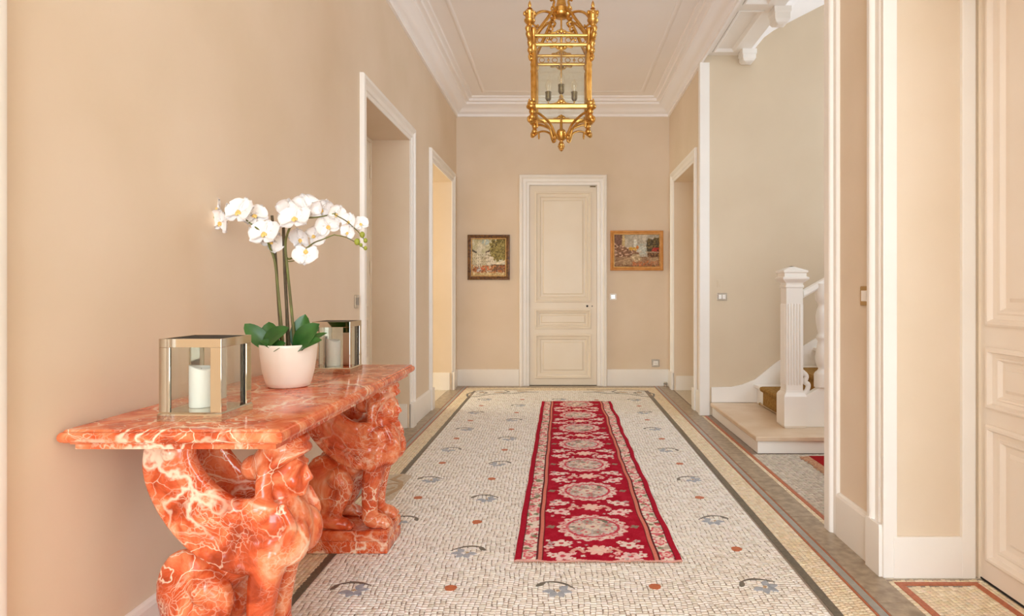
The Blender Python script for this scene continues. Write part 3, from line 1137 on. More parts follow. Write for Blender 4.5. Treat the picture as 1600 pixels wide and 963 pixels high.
PINK, CRM, GRY, SAL, BLK = (242, 206, 206), (240, 222, 216), (196, 184, 182), (216, 128, 114), (84, 32, 40)
cu = 0.492 * RW
ctr = [0.40 + 0.577 * k for k in range(7)]
rg = random.Random(3)
for c in [-0.177] + ctr:
    cy = c
    dx = xm - cu
    dy = ym - cy
    d = np.hypot(dx, dy)
    a = np.arctan2(dy, dx)
    outer = d < 0.172 * (1 + 0.05 * np.cos(18 * a))
    put(col, outer, CRM)
    put(col, outer & (n2 > 0.66), (222, 130, 136))
    put(col, outer & (nz > 0.74), (196, 60, 80))
    ring = (np.abs(d - 0.128) < 0.008) & (n2 < 0.72)
    put(col, ring, (204, 74, 92))
    inner = d < 0.120
    put(col, inner, (216, 202, 198))
    put(col, inner & (n2 > 0.55), GRY)
    put(col, inner & (nz > 0.70), (214, 110, 120))
    put(col, inner & (nz < 0.22), (232, 220, 206))
    put(col, inner & (n3 < 0.18), (128, 128, 112))
    for k in range(18):
        an = 2 * PI * k / 18
        blossom(cu + 0.152 * math.cos(an), cy + 0.152 * math.sin(an), 0.022, 5, (234, 206, 198) if k % 2 else (226, 180, 178), an, (206, 70, 90))
    for k in range(8):
        an = 2 * PI * k / 8 + 0.3
        blossom(cu + 0.075 * math.cos(an), cy + 0.075 * math.sin(an), 0.028, 5, (224, 206, 194) if k % 2 else (176, 162, 150), an, (206, 96, 108))
    blossom(cu, cy, 0.04, 6, (232, 216, 202), 0.2, (198, 120, 120))
    # between medallions
    yy = cy + 0.2885
    blossom(cu + 0.01, yy + 0.005, 0.058, 8, (244, 202, 192), 0.2, (240, 214, 200), 0.4)
    for s in (-1, 1):
        for k, (ax, ay, rr, rgb) in enumerate([(0.075, 0.02, 0.022, CRM), (0.10, -0.035, 0.018, PINK), (0.165, 0.075, 0.044, CRM), (0.155, -0.075, 0.046, PINK), (0.205, 0.045, 0.026, PINK),
                                               (0.20, -0.055, 0.026, CRM), (0.12, 0.085, 0.022, CRM), (0.115, -0.10, 0.02, CRM), (0.205, 0.10, 0.018, GRY)]):
            blossom(cu + s * (ax + rg.uniform(-.01, .01)), yy + ay + rg.uniform(-.012, .012), rr, 5, rgb, rg.random(), (206, 78, 92), 0.4)
        blossom(cu + s * 0.208, cy, 0.024, 4, (150, 130, 116), 0.4, None, 0.45)
        # scattered sprigs
        for k in range(16):
            ax = rg.uniform(0.03, 0.225)
            ay = rg.uniform(-0.15, 0.15)
            if min(math.hypot(ax, ay - 0.2885), math.hypot(ax, ay + 0.2885)) < 0.195 or math.hypot(ax, ay) < 0.06:
                continue
            blossom(cu + s * ax, yy + ay, rg.uniform(0.007, 0.014), 4, (CRM, PINK, GRY, (224, 150, 150))[k % 4], rg.random() * 3, None, 0.45)
        # curved leaf arms either side of the star
        for k in range(9):
            t = k / 8
            blossom(cu + s * (0.055 + 0.055 * t), yy - 0.02 + 0.035 * math.sin(PI * t), 0.011, 3, (226, 170, 160), t)
# borders
for s in (0, 1):
    u = U if s == 0 else 1 - U
    put(col, (u < 0.040), RED)
    m1 = (u >= 0.040) & (u < 0.132)
    put(col, m1, (240, 226, 216))
    put(col, m1 & (n2 > 0.63), (222, 120, 130))
    put(col, m1 & (nz > 0.78), (188, 50, 70))
    put(col, m1 & (n3 > 0.80), (136, 138, 112))
    put(col, m1 & (n3 < 0.16), (200, 180, 170))
    uc = 0.086 * RW
    for k in range(27):
        cyb = 0.06 + 0.15 * k
        xc = uc if s == 0 else RW - uc
        blossom(xc, cyb, 0.031, 5, (220, 96, 112), k * 1.1, (120, 128, 88), 0.35)
        blossom(xc, cyb, 0.022, 5, (240, 206, 200), k * 1.1, (214, 110, 110), 0.35)
        blossom(xc + (0.015 if k % 2 else -0.015), cyb + 0.075, 0.016, 3, (140, 142, 112), k)
    put(col, np.abs(u - 0.134) < 0.0045, BLK)
    put(col, np.abs(u - 0.040) < 0.0035, BLK)
    put(col, (u >= 0.139) & (u < 0.166), SAL)
    put(col, np.abs(u - 0.168) < 0.004, BLK)
ed = (V < 0.0022) | (V > 0.9985)
put(col, ed, (212, 160, 150))
col = np.clip(col + rng.normal(0, 4, (nx, ny, 1)), 5, 250)
wob = 0.0035 * np.sin(V * 27) + 0.0025 * np.sin(V * 67 + 1)
Xw = RX0 + xm + wob * (0.4 + 0.6 * U) + 0.014 * U * np.exp(-((V - 0.80) / 0.03) ** 2)
endw = 0.006 * np.sin(U * 19) + 0.003 * np.sin(U * 53) + rng.normal(0, 0.0015, (nx, 1))
Yw = RY0 + ym + endw * ((V < 0.004) * 1.0)
Zw = 0.0075 + 0.0012 * np.sin(xm * 30 + ym * 7) + 0.001 * np.sin(ym * 21)
Zw = np.where((U < 0.001) | (U > 0.999) | (V < 0.0005) | (V > 0.9995), 0.0022, Zw)
idx = np.arange(nx * ny).reshape(nx, ny)
quads = np.stack([idx[:-1, :-1], idx[1:, :-1], idx[1:, 1:], idx[:-1, 1:]], -1).reshape(-1, 4)
me = mesh_np('pile', np.stack([Xw, Yw, Zw], -1).reshape(-1, 3), quads)
set_tint(me, lin_np(col.reshape(-1, 3)))
me.shade_smooth()
rug = empty('runner_rug', (0.16, 4.8, 0), 'long red floral runner rug with cream medallions on the mosaic floor', 'rug')
link_mesh('pile', me, M['rug'], rug)
m = MB()
for yy, s in ((RY0, -1), (RY1, 1)):
    for k in range(120):
        x = RX0 + 0.004 + (RW - 0.008) * k / 119
        m.tube([(x, yy + 0.002 * -s, 0.004), (x + random.uniform(-.003, .003), yy + s * random.uniform(0.008, 0.016), 0.0025)], 0.0014, 4)
o = m.build('fringe', M['fringe'], rug)
o['kind'] = 'stuff'

# small red rug by the stairs
r = empty('stair_hall_rug', (2.3, 3.95, 0), 'red rug with tan fringe at the foot of the stairs, mostly hidden by the wall', 'rug')
m = MB()
m.rings(1.765, 2.9, 3.30, 4.56, [(0.0, 0.0012), (0.0, 0.008), (0.003, 0.010)])
m.build('pile', M['red_rug'], r)
m = MB()
for k in range(150):
    y = 3.305 + 1.25 * k / 149
    m.tube([(1.767, y, 0.005), (1.73, y + random.uniform(-.006, .006), 0.004), (1.695 + random.uniform(-.012, .012), y + random.uniform(-.012, .012), 0.003)], 0.0026, 4)
o = m.build('fringe', M['fringe'], r)
o['kind'] = 'stuff'


# ------------------------------------------------------------------ console table with two sphinx supports
def remesh(mb, name, voxel, smooth_it, mat, parent):
    me = bpy.data.meshes.new('raw')
    me.from_pydata([tuple(p) for p in mb.v], [], mb.f)
    bm = bmesh.new(); bm.from_mesh(me)
    bm.to_mesh(me); bm.free()
    ob = bpy.data.objects.new('raw', me)
    COL.objects.link(ob)
    r_ = ob.modifiers.new('r', 'REMESH'); r_.mode = 'VOXEL'; r_.voxel_size = voxel; r_.use_smooth_shade = True
    s_ = ob.modifiers.new('s', 'SMOOTH'); s_.iterations = smooth_it; s_.factor = 0.5
    dg = bpy.context.evaluated_depsgraph_get()
    out = bpy.data.meshes.new_from_object(ob.evaluated_get(dg))
    bpy.data.objects.remove(ob)
    bpy.data.meshes.remove(me)
    out.name = name
    out.shade_smooth()
    return link_mesh(name, out, mat, parent)


def chain(m, pts, rads, n=10, sub=5):
    pts = crom(pts, sub)
    k = len(pts)
    rr = np.interp(np.linspace(0, 1, k), np.linspace(0, 1, len(rads)), rads)
    m.tube(pts, list(rr), n)
    m.ball(pts[0], rr[0], n)
    m.ball(pts[-1], rr[-1], n)


def sphinx(yc, parent):
    """winged sphinx seated on a plinth, looking into the hall (+X)"""
    m = MB()
    p = lambda x, y, z: (x, yc + y, z)
    # trunk
    chain(m, [p(-0.835, 0, 0.50), p(-0.865, 0, 0.455), p(-0.95, 0, 0.415), p(-1.06, 0, 0.33)], [0.072, 0.080, 0.072, 0.085], 14)
    m.ball(p(-0.83, 0, 0.47), (0.080, 0.088, 0.10), 18)
    for s in (-1, 1):
        m.ball(p(-0.802, s * 0.050, 0.452), (0.064, 0.055, 0.076), 16)
        m.ball(p(-0.84, s * 0.082, 0.515), (0.055, 0.036, 0.055), 14)           # shoulder
        # haunch, hind leg and paw
        m.ball(p(-1.075, s * 0.062, 0.285), (0.100, 0.056, 0.150), 18, Euler((0, math.radians(-14), 0)))
        chain(m, [p(-1.02, s * 0.082, 0.33), p(-0.985, s * 0.086, 0.285), p(-1.03, s * 0.088, 0.17)], [0.055, 0.040, 0.032], 10)
        chain(m, [p(-1.09, s * 0.086, 0.14), p(-1.03, s * 0.088, 0.132), p(-0.985, s * 0.088, 0.124)], [0.036, 0.034, 0.028], 10)
        # straight foreleg and paw
        chain(m, [p(-0.845, s * 0.060, 0.42), p(-0.866, s * 0.064, 0.33), p(-0.878, s * 0.064, 0.22), p(-0.878, s * 0.064, 0.14)], [0.054, 0.046, 0.037, 0.036], 12)
        m.ball(p(-0.848, s * 0.062, 0.130), (0.062, 0.042, 0.034), 14)
        for t in (-1, 0, 1):
            m.ball(p(-0.803, s * 0.062 + t * 0.023, 0.118), (0.025, 0.0125, 0.021), 10)
            m.ball(p(-0.962, s * 0.088 + t * 0.018, 0.114), (0.020, 0.010, 0.016), 8)
        # wing: feathers laid between the outer (lower) and the inner (upper) edge
        oc = crom([p(-0.80, s * 0.092, 0.43), p(-0.88, s * 0.098, 0.378), p(-0.97, s * 0.100, 0.392), p(-1.07, s * 0.100, 0.455), p(-1.155, s * 0.098, 0.56), p(-1.197, s * 0.094, 0.67), p(-1.19, s * 0.09, 0.762)], 6)
        ic = crom([p(-0.82, s * 0.085, 0.56), p(-0.88, s * 0.092, 0.582), p(-0.935, s * 0.096, 0.586), p(-0.985, s * 0.096, 0.612), p(-1.03, s * 0.094, 0.655), p(-1.062, s * 0.09, 0.71), p(-1.06, s * 0.086, 0.762)], 6)
        nf = 7
        for k in range(nf):
            t = (k + 0.5) / nf
            path = [a.lerp(b_, t) for a, b_ in zip(oc, ic)]
            path = [q + Vector((0, s * 0.004 * math.sin(PI * t), 0)) for q in path]
            rad = [max(0.007, (a - b_).length / (2 * nf) * 1.32) for a, b_ in zip(oc, ic)]
            m.tube(path, rad, 8, flat=((0, 1, 0), 0.95))
        # backing plate of the wing
        for t in np.linspace(0.06, 0.94, 14):
            m.tube([a.lerp(b_, t) - Vector((0, s * 0.014, 0)) for a, b_ in zip(oc, ic)], 0.015, 6)
        # short covert feathers on the shoulder
        for i_ in range(5):
            for j_ in range(4):
                t = (j_ + 0.5 + 0.3 * (i_ % 2)) / 4.4
                q = oc[3 + i_ * 3].lerp(ic[3 + i_ * 3], t)
                nq = oc[5 + i_ * 3].lerp(ic[5 + i_ * 3], t)
                an = math.atan2(nq.z - q.z, nq.x - q.x)
                m.ball(q + Vector((0, s * 0.012, 0)), (0.026, 0.011, 0.017), 8, Euler((0, -an, 0)))
        # front roll of the wing
        chain(m, [p(-0.80, s * 0.09, 0.44), p(-0.775, s * 0.092, 0.50), p(-0.80, s * 0.092, 0.56)], [0.016, 0.017, 0.014], 8)
        # ringlets on the shoulder
        chain(m, [p(-0.865, s * 0.052, 0.66), p(-0.868, s * 0.064, 0.60), p(-0.85, s * 0.076, 0.55), p(-0.838, s * 0.086, 0.505)], [0.026, 0.024, 0.02, 0.014], 10)
        # eye, brow, cheek, ear lock
        m.ball(p(-0.783, s * 0.026, 0.650), (0.008, 0.012, 0.006), 8)
        chain(m, [p(-0.775, s * 0.008, 0.662), p(-0.777, s * 0.026, 0.668), p(-0.79, s * 0.043, 0.66)], [0.008, 0.008, 0.006], 6)
        m.ball(p(-0.796, s * 0.026, 0.618), (0.024, 0.022, 0.024), 10)
    # neck and head
    chain(m, [p(-0.842, 0, 0.51), p(-0.845, 0, 0.60)], [0.052, 0.044], 12)
    m.ball(p(-0.832, 0, 0.648), (0.060, 0.055, 0.082), 18)
    m.ball(p(-0.80, 0, 0.60), (0.030, 0.032, 0.030), 12)
    m.ball(p(-0.782, 0, 0.580), (0.016, 0.018, 0.014), 10)       # chin
    chain(m, [p(-0.774, 0, 0.664), p(-0.766, 0, 0.642), p(-0.755, 0, 0.622)], [0.008, 0.0085, 0.0095], 8)   # nose
    m.ball(p(-0.766, 0, 0.617), (0.009, 0.015, 0.007), 8)
    m.ball(p(-0.769, 0, 0.604), (0.009, 0.018, 0.0055), 8)       # lips
    m.ball(p(-0.771, 0, 0.594), (0.009, 0.015, 0.0055), 8)
    # hair: waved band, crown and the bun at the nape
    chain(m, [p(-0.862, -0.058, 0.655), p(-0.815, -0.054, 0.692), p(-0.778, -0.028, 0.708), p(-0.772, 0, 0.712), p(-0.778, 0.028, 0.708), p(-0.815, 0.054, 0.692), p(-0.862, 0.058, 0.655)], [0.018, 0.017, 0.016, 0.016, 0.016, 0.017, 0.018], 10)
    chain(m, [p(-0.80, -0.045, 0.735), p(-0.775, 0, 0.742), p(-0.80, 0.045, 0.735)], [0.015, 0.017, 0.015], 10)
    m.ball(p(-0.868, 0, 0.665), (0.060, 0.066, 0.066), 16)
    m.ball(p(-0.838, 0, 0.715), (0.066, 0.062, 0.045), 14)
    m.ball(p(-0.922, 0, 0.652), (0.042, 0.046, 0.040), 14)
    m.tube([p(-0.84, 0, 0.72), p(-0.84, 0, 0.768)], [0.06, 0.066], 16)
    # tie between wings under the slab
    chain(m, [p(-1.12, -0.09, 0.72), p(-1.13, 0, 0.735), p(-1.12, 0.09, 0.72)], [0.03, 0.03, 0.03], 10)
    # tail curled on the plinth
    chain(m, [p(-1.15, 0, 0.22), p(-1.2, 0.03, 0.16), p(-1.17, 0.10, 0.118), p(-1.06, 0.112, 0.112)], [0.024, 0.02, 0.018, 0.014], 8)
    o = remesh(m, 'sphinx_support', 0.0052, 3, M['marble'], parent)
    o['label'] = 'carved winged sphinx leg'
    m = MB()
    m.rings(-1.275, -0.783, yc - 0.122, yc + 0.122, [(0.0, 0.002), (0.0, 0.040), (0.006, 0.046), (0.006, 0.054), (0.0, 0.060), (0.0, 0.090), (0.008, 0.100)])
    pl = m.build('plinth', M['marble'], o, bevel=0.002)
    return o


tab = empty('console_table', (-1.0, 2.4, 0), 'red veined marble console table on carved winged sphinxes against the left wall', 'table')
m = MB()
prof = [(0.028, 0.768), (0.028, 0.780), (0.024, 0.783), (0.020, 0.783), (0.020, 0.786), (0.010, 0.788)]
for k in range(7):
    a = -PI / 2 + PI * k / 6
    prof.append((0.010 - 0.010 * math.cos(a), 0.803 + 0.0145 * math.sin(a)))
prof += [(0.014, 0.8225), (0.022, 0.824)]
m.rings(-1.306, -0.722, 1.655, 3.155, prof)
m.build('table_top', M['marble'], tab, smooth=30)
sphinx(1.93, tab)
sphinx(3.00, tab)
TZ = 0.824


# ------------------------------------------------------------------ mirrored candle lanterns
def mirrored_lantern(x1, y0, S, H, label, clabel):
    x0, y1 = x1 - S, y0 + S
    r = empty('candle_lantern', ((x0 + x1) / 2, (y0 + y1) / 2, TZ), label, 'lantern', 'mirrored candle lanterns on the console')
    z0, z1 = TZ + 0.0005, TZ + H
    bw, bh = 0.030, 0.024
    m = MB()
    m.rings(x0 - 0.003, x1 + 0.003, y0 - 0.003, y1 + 0.003, [(0.0, z0), (0.0, z0 + 0.020), (0.003, z0 + 0.024), (0.02, z0 + 0.025)])
    m.build('base', M['mirror'], r)
    # corner posts: mirrored outside, black felt inside
    for px_, py_ in ((0, 0), (1, 0), (1, 1), (0, 1)):
        ax0, ax1 = (x0, x0 + bw) if px_ == 0 else (x1 - bw, x1)
        ay0, ay1 = (y0, y0 + bw) if py_ == 0 else (y1 - bw, y1)
        m = MB()
        t = 0.004
        m.box(ax0, ax1, ay0 if py_ == 0 else ay1 - t, ay0 + t if py_ == 0 else ay1, z0 + 0.024, z1 - bh)
        m.box(ax0 if px_ == 0 else ax1 - t, ax0 + t if px_ == 0 else ax1, ay0 + t if py_ == 0 else ay0, ay1 if py_ == 0 else ay1 - t, z0 + 0.024, z1 - bh)
        o = m.build('corner_post', M['mirror'], r, bevel=0.0008)
        m = MB()
        sx = 1 if px_ == 0 else -1
        sy = 1 if py_ == 0 else -1
        ex, ey = (ax0 if px_ == 0 else ax1), (ay0 if py_ == 0 else ay1)
        m.box(min(ex + sx * t, ex + sx * bw), max(ex + sx * t, ex + sx * bw), min(ey + sy * t, ey + sy * (t + 0.003)), max(ey + sy * t, ey + sy * (t + 0.003)), z0 + 0.025, z1 - bh)
        m.box(min(ex + sx * t, ex + sx * (t + 0.003)), max(ex + sx * t, ex + sx * (t + 0.003)), min(ey + sy * (t + 0.003), ey + sy * bw), max(ey + sy * (t + 0.003), ey + sy * bw), z0 + 0.025, z1 - bh)
        m.build('felt_lining', M['black'] if (px_, py_) in ((1, 1), (0, 0)) else M['mirror_in'], o)
    for nm, q in (('front', (x0, x1, y0, y0 + 0.005)), ('back', (x0, x1, y1 - 0.005, y1)), ('left', (x0, x0 + 0.005, y0 + 0.005, y1 - 0.005)), ('right', (x1 - 0.005, x1, y0 + 0.005, y1 - 0.005))):
        m = MB()
        m.box(*q, z1 - bh, z1)
        m.build('top_rail', M['mirror'], r, bevel=0.0008)
    m = MB()
    m.box(x0 + 0.005, x1 - 0.005, y0 + 0.005, y1 - 0.005, z1 - 0.006, z1 - 0.002)
    m.build('top_plate', M['black'], r)
    m = MB()
    m.box(x0 + 0.005, x1 - 0.005, y0 + 0.005, y1 - 0.005, z1 - 0.008, z1 - 0.0062)
    m.build('top_lining', M['mirror_in'], r)
    for q in ((x0 + bw, x1 - bw, y0 + 0.006, y0 + 0.008), (x0 + bw, x1 - bw, y1 - 0.008, y1 - 0.006), (x0 + 0.006, x0 + 0.008, y0 + bw, y1 - bw), (x1 - 0.008, x1 - 0.006, y0 + bw, y1 - bw)):
        m = MB()
        m.box(*q, z0 + 0.025, z1 - bh)
        m.build('glass_pane', M['glass'], r)
    # candle
    cx, cy = (x0 + x1) / 2 - 0.018, (y0 + y1) / 2
    c = empty('pillar_candle', (cx, cy, z0 + 0.025), clabel, 'candle', 'pillar candles in the lanterns')
    m = MB()
    R = 0.031
    n = 28
    vs, fs = [], []
    levels = [(0.96, 0.0), (1.0, 0.003), (1.0, 0.108)]
    for f, z in levels:
        for j in range(n):
            a = 2 * PI * j / n
            zz = z + (0.006 * (-math.cos(a)) + 0.003 * math.sin(2 * a) + 0.006 if z > 0.1 else 0)
            vs.append((cx + R * f * math.cos(a), cy + R * f * math.sin(a), z0 + 0.0255 + zz))
    for f, z in ((0.86, 0.116), (0.6, 0.104), (0.2, 0.100)):
        for j in range(n):
            a = 2 * PI * j / n
            zz = z + (0.006 * (-math.cos(a)) + 0.003 * math.sin(2 * a)) * f * f
            vs.append((cx + R * f * math.cos(a), cy + R * f * math.sin(a), z0 + 0.0255 + zz))
    for k in range(5):
        for j in range(n):
            fs.append((k * n + j, k * n + (j + 1) % n, (k + 1) * n + (j + 1) % n, (k + 1) * n + j))
    fs.append(tuple(reversed(range(n))))
    fs.append(tuple(range(5 * n, 6 * n)))
    m.add(vs, fs)
    m.build('wax_body', M['wax'], c, smooth=40)
    m = MB()
    m.tube([(cx, cy, z0 + 0.12), (cx + 0.001, cy, z0 + 0.136)], 0.0014, 6)
    m.build('wick', M['wick'], c)


mirrored_lantern(-0.938, 1.765, 0.172, 0.228, 'mirrored candle lantern at the near end of the marble console', 'white pillar candle inside the near lantern in front of the orchid')
mirrored_lantern(-0.922, 2.79, 0.165, 0.226, 'mirrored candle lantern behind the orchid pot at the far console end', 'white pillar candle inside the far lantern behind the orchid pot')


# ------------------------------------------------------------------ potted orchid
OY = 2.42
pc = Vector(((451 - 877) * OY / 1000, OY, TZ))
orch = empty('potted_orchid', pc, 'white moth orchid in a white ceramic pot on the marble console', 'plant')
m = MB()
m.lathe(pc, [(0.0, 0.001), (0.070, 0.001), (0.076, 0.004), (0.082, 0.02), (0.092, 0.06), (0.099, 0.11), (0.1025, 0.15), (0.1035, 0.158), (0.1015, 0.161), (0.0985, 0.158), (0.096, 0.14), (0.0, 0.139)], 48)
m.build('pot', M['pot'], orch, smooth=50)
m = MB()
m.lathe(pc, [(0.0, 0.139), (0.0955, 0.1395), (0.09, 0.143), (0.05, 0.148), (0.0, 0.150)], 32)
m.build('soil', M['soil'], orch, smooth=60)
POTTOP = pc + Vector((0, 0, 0.145))


def orchid_leaf(base, tip, width, sag, face, fold=0.25):
    base, tip = Vector(base), Vector(tip)
    n, k = 10, 6
    ax = (tip - base)
    side = ax.cross(Vector(face)).normalized()
    up = side.cross(ax).normalized()
    vs, fs = [], []
    for i in range(n + 1):
        t = i / n
        wv = width * (math.sin(PI * min(1, t * 0.94 + 0.06)) ** 0.65) * 0.5
        c = base + ax * t + up * sag * math.sin(PI * t)
        for j in range(k + 1):
            s = -1 + 2 * j / k
            vs.append(c + side * s * wv + up * (abs(s) ** 1.5 * wv * fold))
    for i in range(n):
        for j in range(k):
            a = i * (k + 1) + j
            fs.append((a, a + 1, a + k + 2, a + k + 1))
    nn = len(vs)
    vs2 = [v - up * 0.0016 for v in vs]
    fs2 = [tuple(nn + q for q in reversed(f)) for f in fs]
    rim = []
    per = [j for j in range(k + 1)] + [i * (k + 1) + k for i in range(1, n + 1)] + [n * (k + 1) + j for j in range(k - 1, -1, -1)] + [i * (k + 1) for i in range(n - 1, 0, -1)]
    for a, b_ in zip(per, per[1:] + per[:1]):
        rim.append((a, b_, b_ + nn, a + nn))
    m = MB()
    m.add(vs + vs2, fs + fs2 + rim)
    m.build('leaf', M['leaf'], orch, smooth=60)


B = lambda px_, py_, dy: P(px_, py_, OY + dy)
for bpt, tpt, wd, sag, face in [
    ((B(420, 545, -0.02)), B(382, 506, -0.03), 0.062, 0.010, (0.3, -1, 0.5)),
    ((B(425, 548, -0.01)), B(420, 503, 0.02), 0.075, 0.006, (0.1, -1, 0.2)),
    ((B(410, 545, -0.06)), B(452, 512, -0.075), 0.070, 0.012, (-0.3, -1, 0.6)),
    ((B(436, 549, -0.06)), B(406, 533, -0.09), 0.045, 0.008, (0, -0.7, 1)),
    ((B(424, 549, -0.08)), B(446, 536, -0.085), 0.045, 0.006, (0, -0.8, 0.8)),
    ((B(466, 548, 0.02)), B(477, 491, 0.03), 0.078, 0.006, (0, -1, 0.1)),
    ((B(462, 548, -0.04)), B(499, 506, -0.05), 0.082, 0.012, (-0.3, -1, 0.3)),
    ((B(464, 548, -0.06)), B(503, 531, -0.08), 0.050, 0.010, (0, -0.8, 0.8)),
    ((B(470, 546, 0.0)), B(511, 520, 0.05), 0.040, 0.010, (0, -0.6, 1)),
    ((B(440, 546, 0.04)), B(392, 530, 0.09), 0.050, 0.014, (0, -0.6, 1)),
]:
    orchid_leaf(bpt, tpt, wd, sag, face)


def stem(name, mat, pts, r0, r1):
    pts = crom([B(*p_) for p_ in pts], 6)
    m = MB()
    rr = list(np.linspace(r0, r1, len(pts)))
    m.tube(pts, rr, 8)
    return m.build(name, mat, orch, smooth=60)


stem('stake', M['stake'], [(441, 548, 0.0), (437, 500, 0.0), (431, 410, 0.0), (425, 337, 0.0)], 0.0062, 0.0055)
stem('stake', M['stake'], [(452, 548, 0.01), (449, 500, 0.01), (445, 420, 0.01), (442, 324, 0.01)], 0.0066, 0.006)
stem('flower_stem', M['stem'], [(461, 548, 0.0), (456, 490, 0.0), (449, 420, -0.004), (446, 385, -0.005), (449, 366, -0.02), (456, 352, -0.03), (470, 342, -0.04), (492, 340, -0.03), (510, 337, 0.0), (525, 333, 0.01)], 0.0062, 0.002)
stem('flower_stem', M['stem'], [(449, 548, 0.03), (447, 470, 0.03), (444, 420, 0.02), (445, 400, 0.01), (452, 405, 0.0), (470, 395, -0.01), (490, 380, 0.0), (505, 374, 0.01), (522, 367, 0.03)], 0.005, 0.002)
stem('flower_stem', M['stem'], [(449, 409, 0.0), (458, 408, -0.01), (468, 404, -0.02), (476, 396, -0.03)], 0.002, 0.0016)
stem('flower_stem', M['stem'], [(443, 548, -0.02), (438, 490, -0.01), (431, 420, -0.01), (427, 400, -0.01), (422, 388, -0.02), (415, 370, -0.04), (405, 360, -0.04), (392, 350, -0.03), (372, 336, -0.02), (350, 333, 0.0), (340, 345, 0.01), (331, 352, 0.01), (331, 362, 0.01)], 0.0055, 0.0018)
stem('flower_stem', M['stem'], [(522, 335, 0.01), (540, 345, 0.02), (552, 355, 0.02), (563, 366, 0.02), (571, 378, 0.02)], 0.002, 0.0016)
stem('flower_stem', M['stem'], [(522, 367, 0.03), (540, 371, 0.02), (556, 379, 0.02), (570, 389, 0.02)], 0.002, 0.0016)


def petal_mesh(name, L, Wd, cup, n=7, k=6):
    vs, fs = [], []
    for i in range(n + 1):
        t = i / n
        wv = Wd * 0.5 * (math.sin(PI * min(1.0, t * 0.93 + 0.06)) ** 0.6)
        for j in range(k + 1):
            s = -1 + 2 * j / k
            vs.append((s * wv, -cup * (s * s * 0.3 + (t - 0.35) ** 2 * 1.2) * L + 0.003 * math.sin(9 * t + 4 * s), t * L))
    for i in range(n):
        for j in range(k):
            a = i * (k + 1) + j
            fs.append((a, a + 1, a + k + 2, a + k + 1))
    nn = len(vs)
    vs2 = [(x, y + 0.0012, z) for x, y, z in vs]
    fs2 = [tuple(nn + q for q in reversed(f)) for f in fs]
    per = [j for j in range(k + 1)] + [i * (k + 1) + k for i in range(1, n + 1)] + [n * (k + 1) + j for j in range(k - 1, -1, -1)] + [i * (k + 1) for i in range(n - 1, 0, -1)]
    rim = [(a, b_, b_ + nn, a + nn) for a, b_ in zip(per, per[1:] + per[:1])]
    me = bpy.data.meshes.new(name)
    me.from_pydata(vs + vs2, [], fs + fs2 + rim)
    me.shade_smooth()
    me.materials.append(M['petal'])
    return me


PET_BIG = petal_mesh('petal', 0.052, 0.074, 0.35)
PET_NAR = petal_mesh('petal', 0.050, 0.040, 0.30)
lm = MB()
lm.ball((0, -0.007, -0.004), (0.006, 0.008, 0.006), 10)
lm.ball((0, -0.010, -0.012), (0.005, 0.004, 0.007), 8)
for s in (-1, 1):
    lm.ball((s * 0.006, -0.007, -0.007), (0.0035, 0.004, 0.006), 8)
LIP = bpy.data.meshes.new('lip')
LIP.from_pydata([tuple(v) for v in lm.v], [], lm.f)
LIP.shade_smooth()
LIP.materials.append(M['lip'])


def flower(px_, py_, dy, yaw, pitch, roll, sc):
    """open flower facing -Y, turned by yaw / pitch / roll degrees"""
    c = B(px_, py_, dy)
    f = bpy.data.objects.new('flower', None)
    COL.objects.link(f)
    f.parent = orch
    f.location = c - pc
    f.rotation_euler = (Matrix.Rotation(math.radians(yaw), 3, 'Z') @ Matrix.Rotation(math.radians(pitch), 3, 'X') @ Matrix.Rotation(math.radians(roll), 3, 'Y')).to_euler()
    f.scale = (sc * 1.22,) * 3
    f.empty_display_size = 0.02
    for me, an, yo in ((PET_NAR, 0, 0.003), (PET_NAR, 128, 0.003), (PET_NAR, -128, 0.003), (PET_BIG, 68, -0.001), (PET_BIG, -68, -0.002)):
        o = bpy.data.objects.new('petal', me)
        COL.objects.link(o)
        o.parent = f
        o.location = (0, yo, 0)
        o.rotation_euler = (0, math.radians(an), 0)
    o = bpy.data.objects.new('lip', LIP)
    COL.objects.link(o)
    o.parent = f


for a in [(376, 332, -0.03, -15, -28, 10, 1.0), (396, 338, 0.0, 30, -35, -25, 0.85), (346, 347, -0.01, -30, 10, 20, 0.80), (341, 326, 0.02, -50, -10, -30, 0.66),
          (415, 366, -0.05, -8, -30, 0, 0.98), (424, 378, -0.01, 35, -10, 40, 0.75), (456, 330, -0.02, -20, 30, 15, 0.90), (479, 325, 0.0, 12, 20, -12, 0.95), (502, 326, 0.02, 35, 40, 15, 0.80),
          (462, 343, -0.06, -5, -38, -8, 0.98), (525, 334, 0.02, 50, 15, 20, 0.62), (478, 398, -0.04, 10, -25, 180, 0.78), (511, 353, 0.04, 30, 5, -30, 0.75), (546, 346, 0.03, -20, -5, 10, 0.56),
          (563, 350, 0.05, 20, -20, -20, 0.52), (544, 363, 0.02, -10, 10, 30, 0.5), (470, 373, 0.04, -20, 20, 0, 0.72), (492, 368, 0.05, 25, 25, 60, 0.66)]:
    flower(*a)
for a in [(331, 340, 0.0, 0.0125), (333, 361, 0.01, 0.0105), (327, 357, 0.01, 0.006), (566, 367, 0.02, 0.0115), (558, 378, 0.02, 0.0125), (571, 376, 0.02, 0.009), (571, 388, 0.02, 0.008), (564, 383, 0.02, 0.007)]:
    m = MB()
    m.ball(B(*a[:3]), (a[3] * 0.9, a[3] * 0.9, a[3] * 1.1), 12)
    m.build('bud', M['bud'], orch, smooth=80)


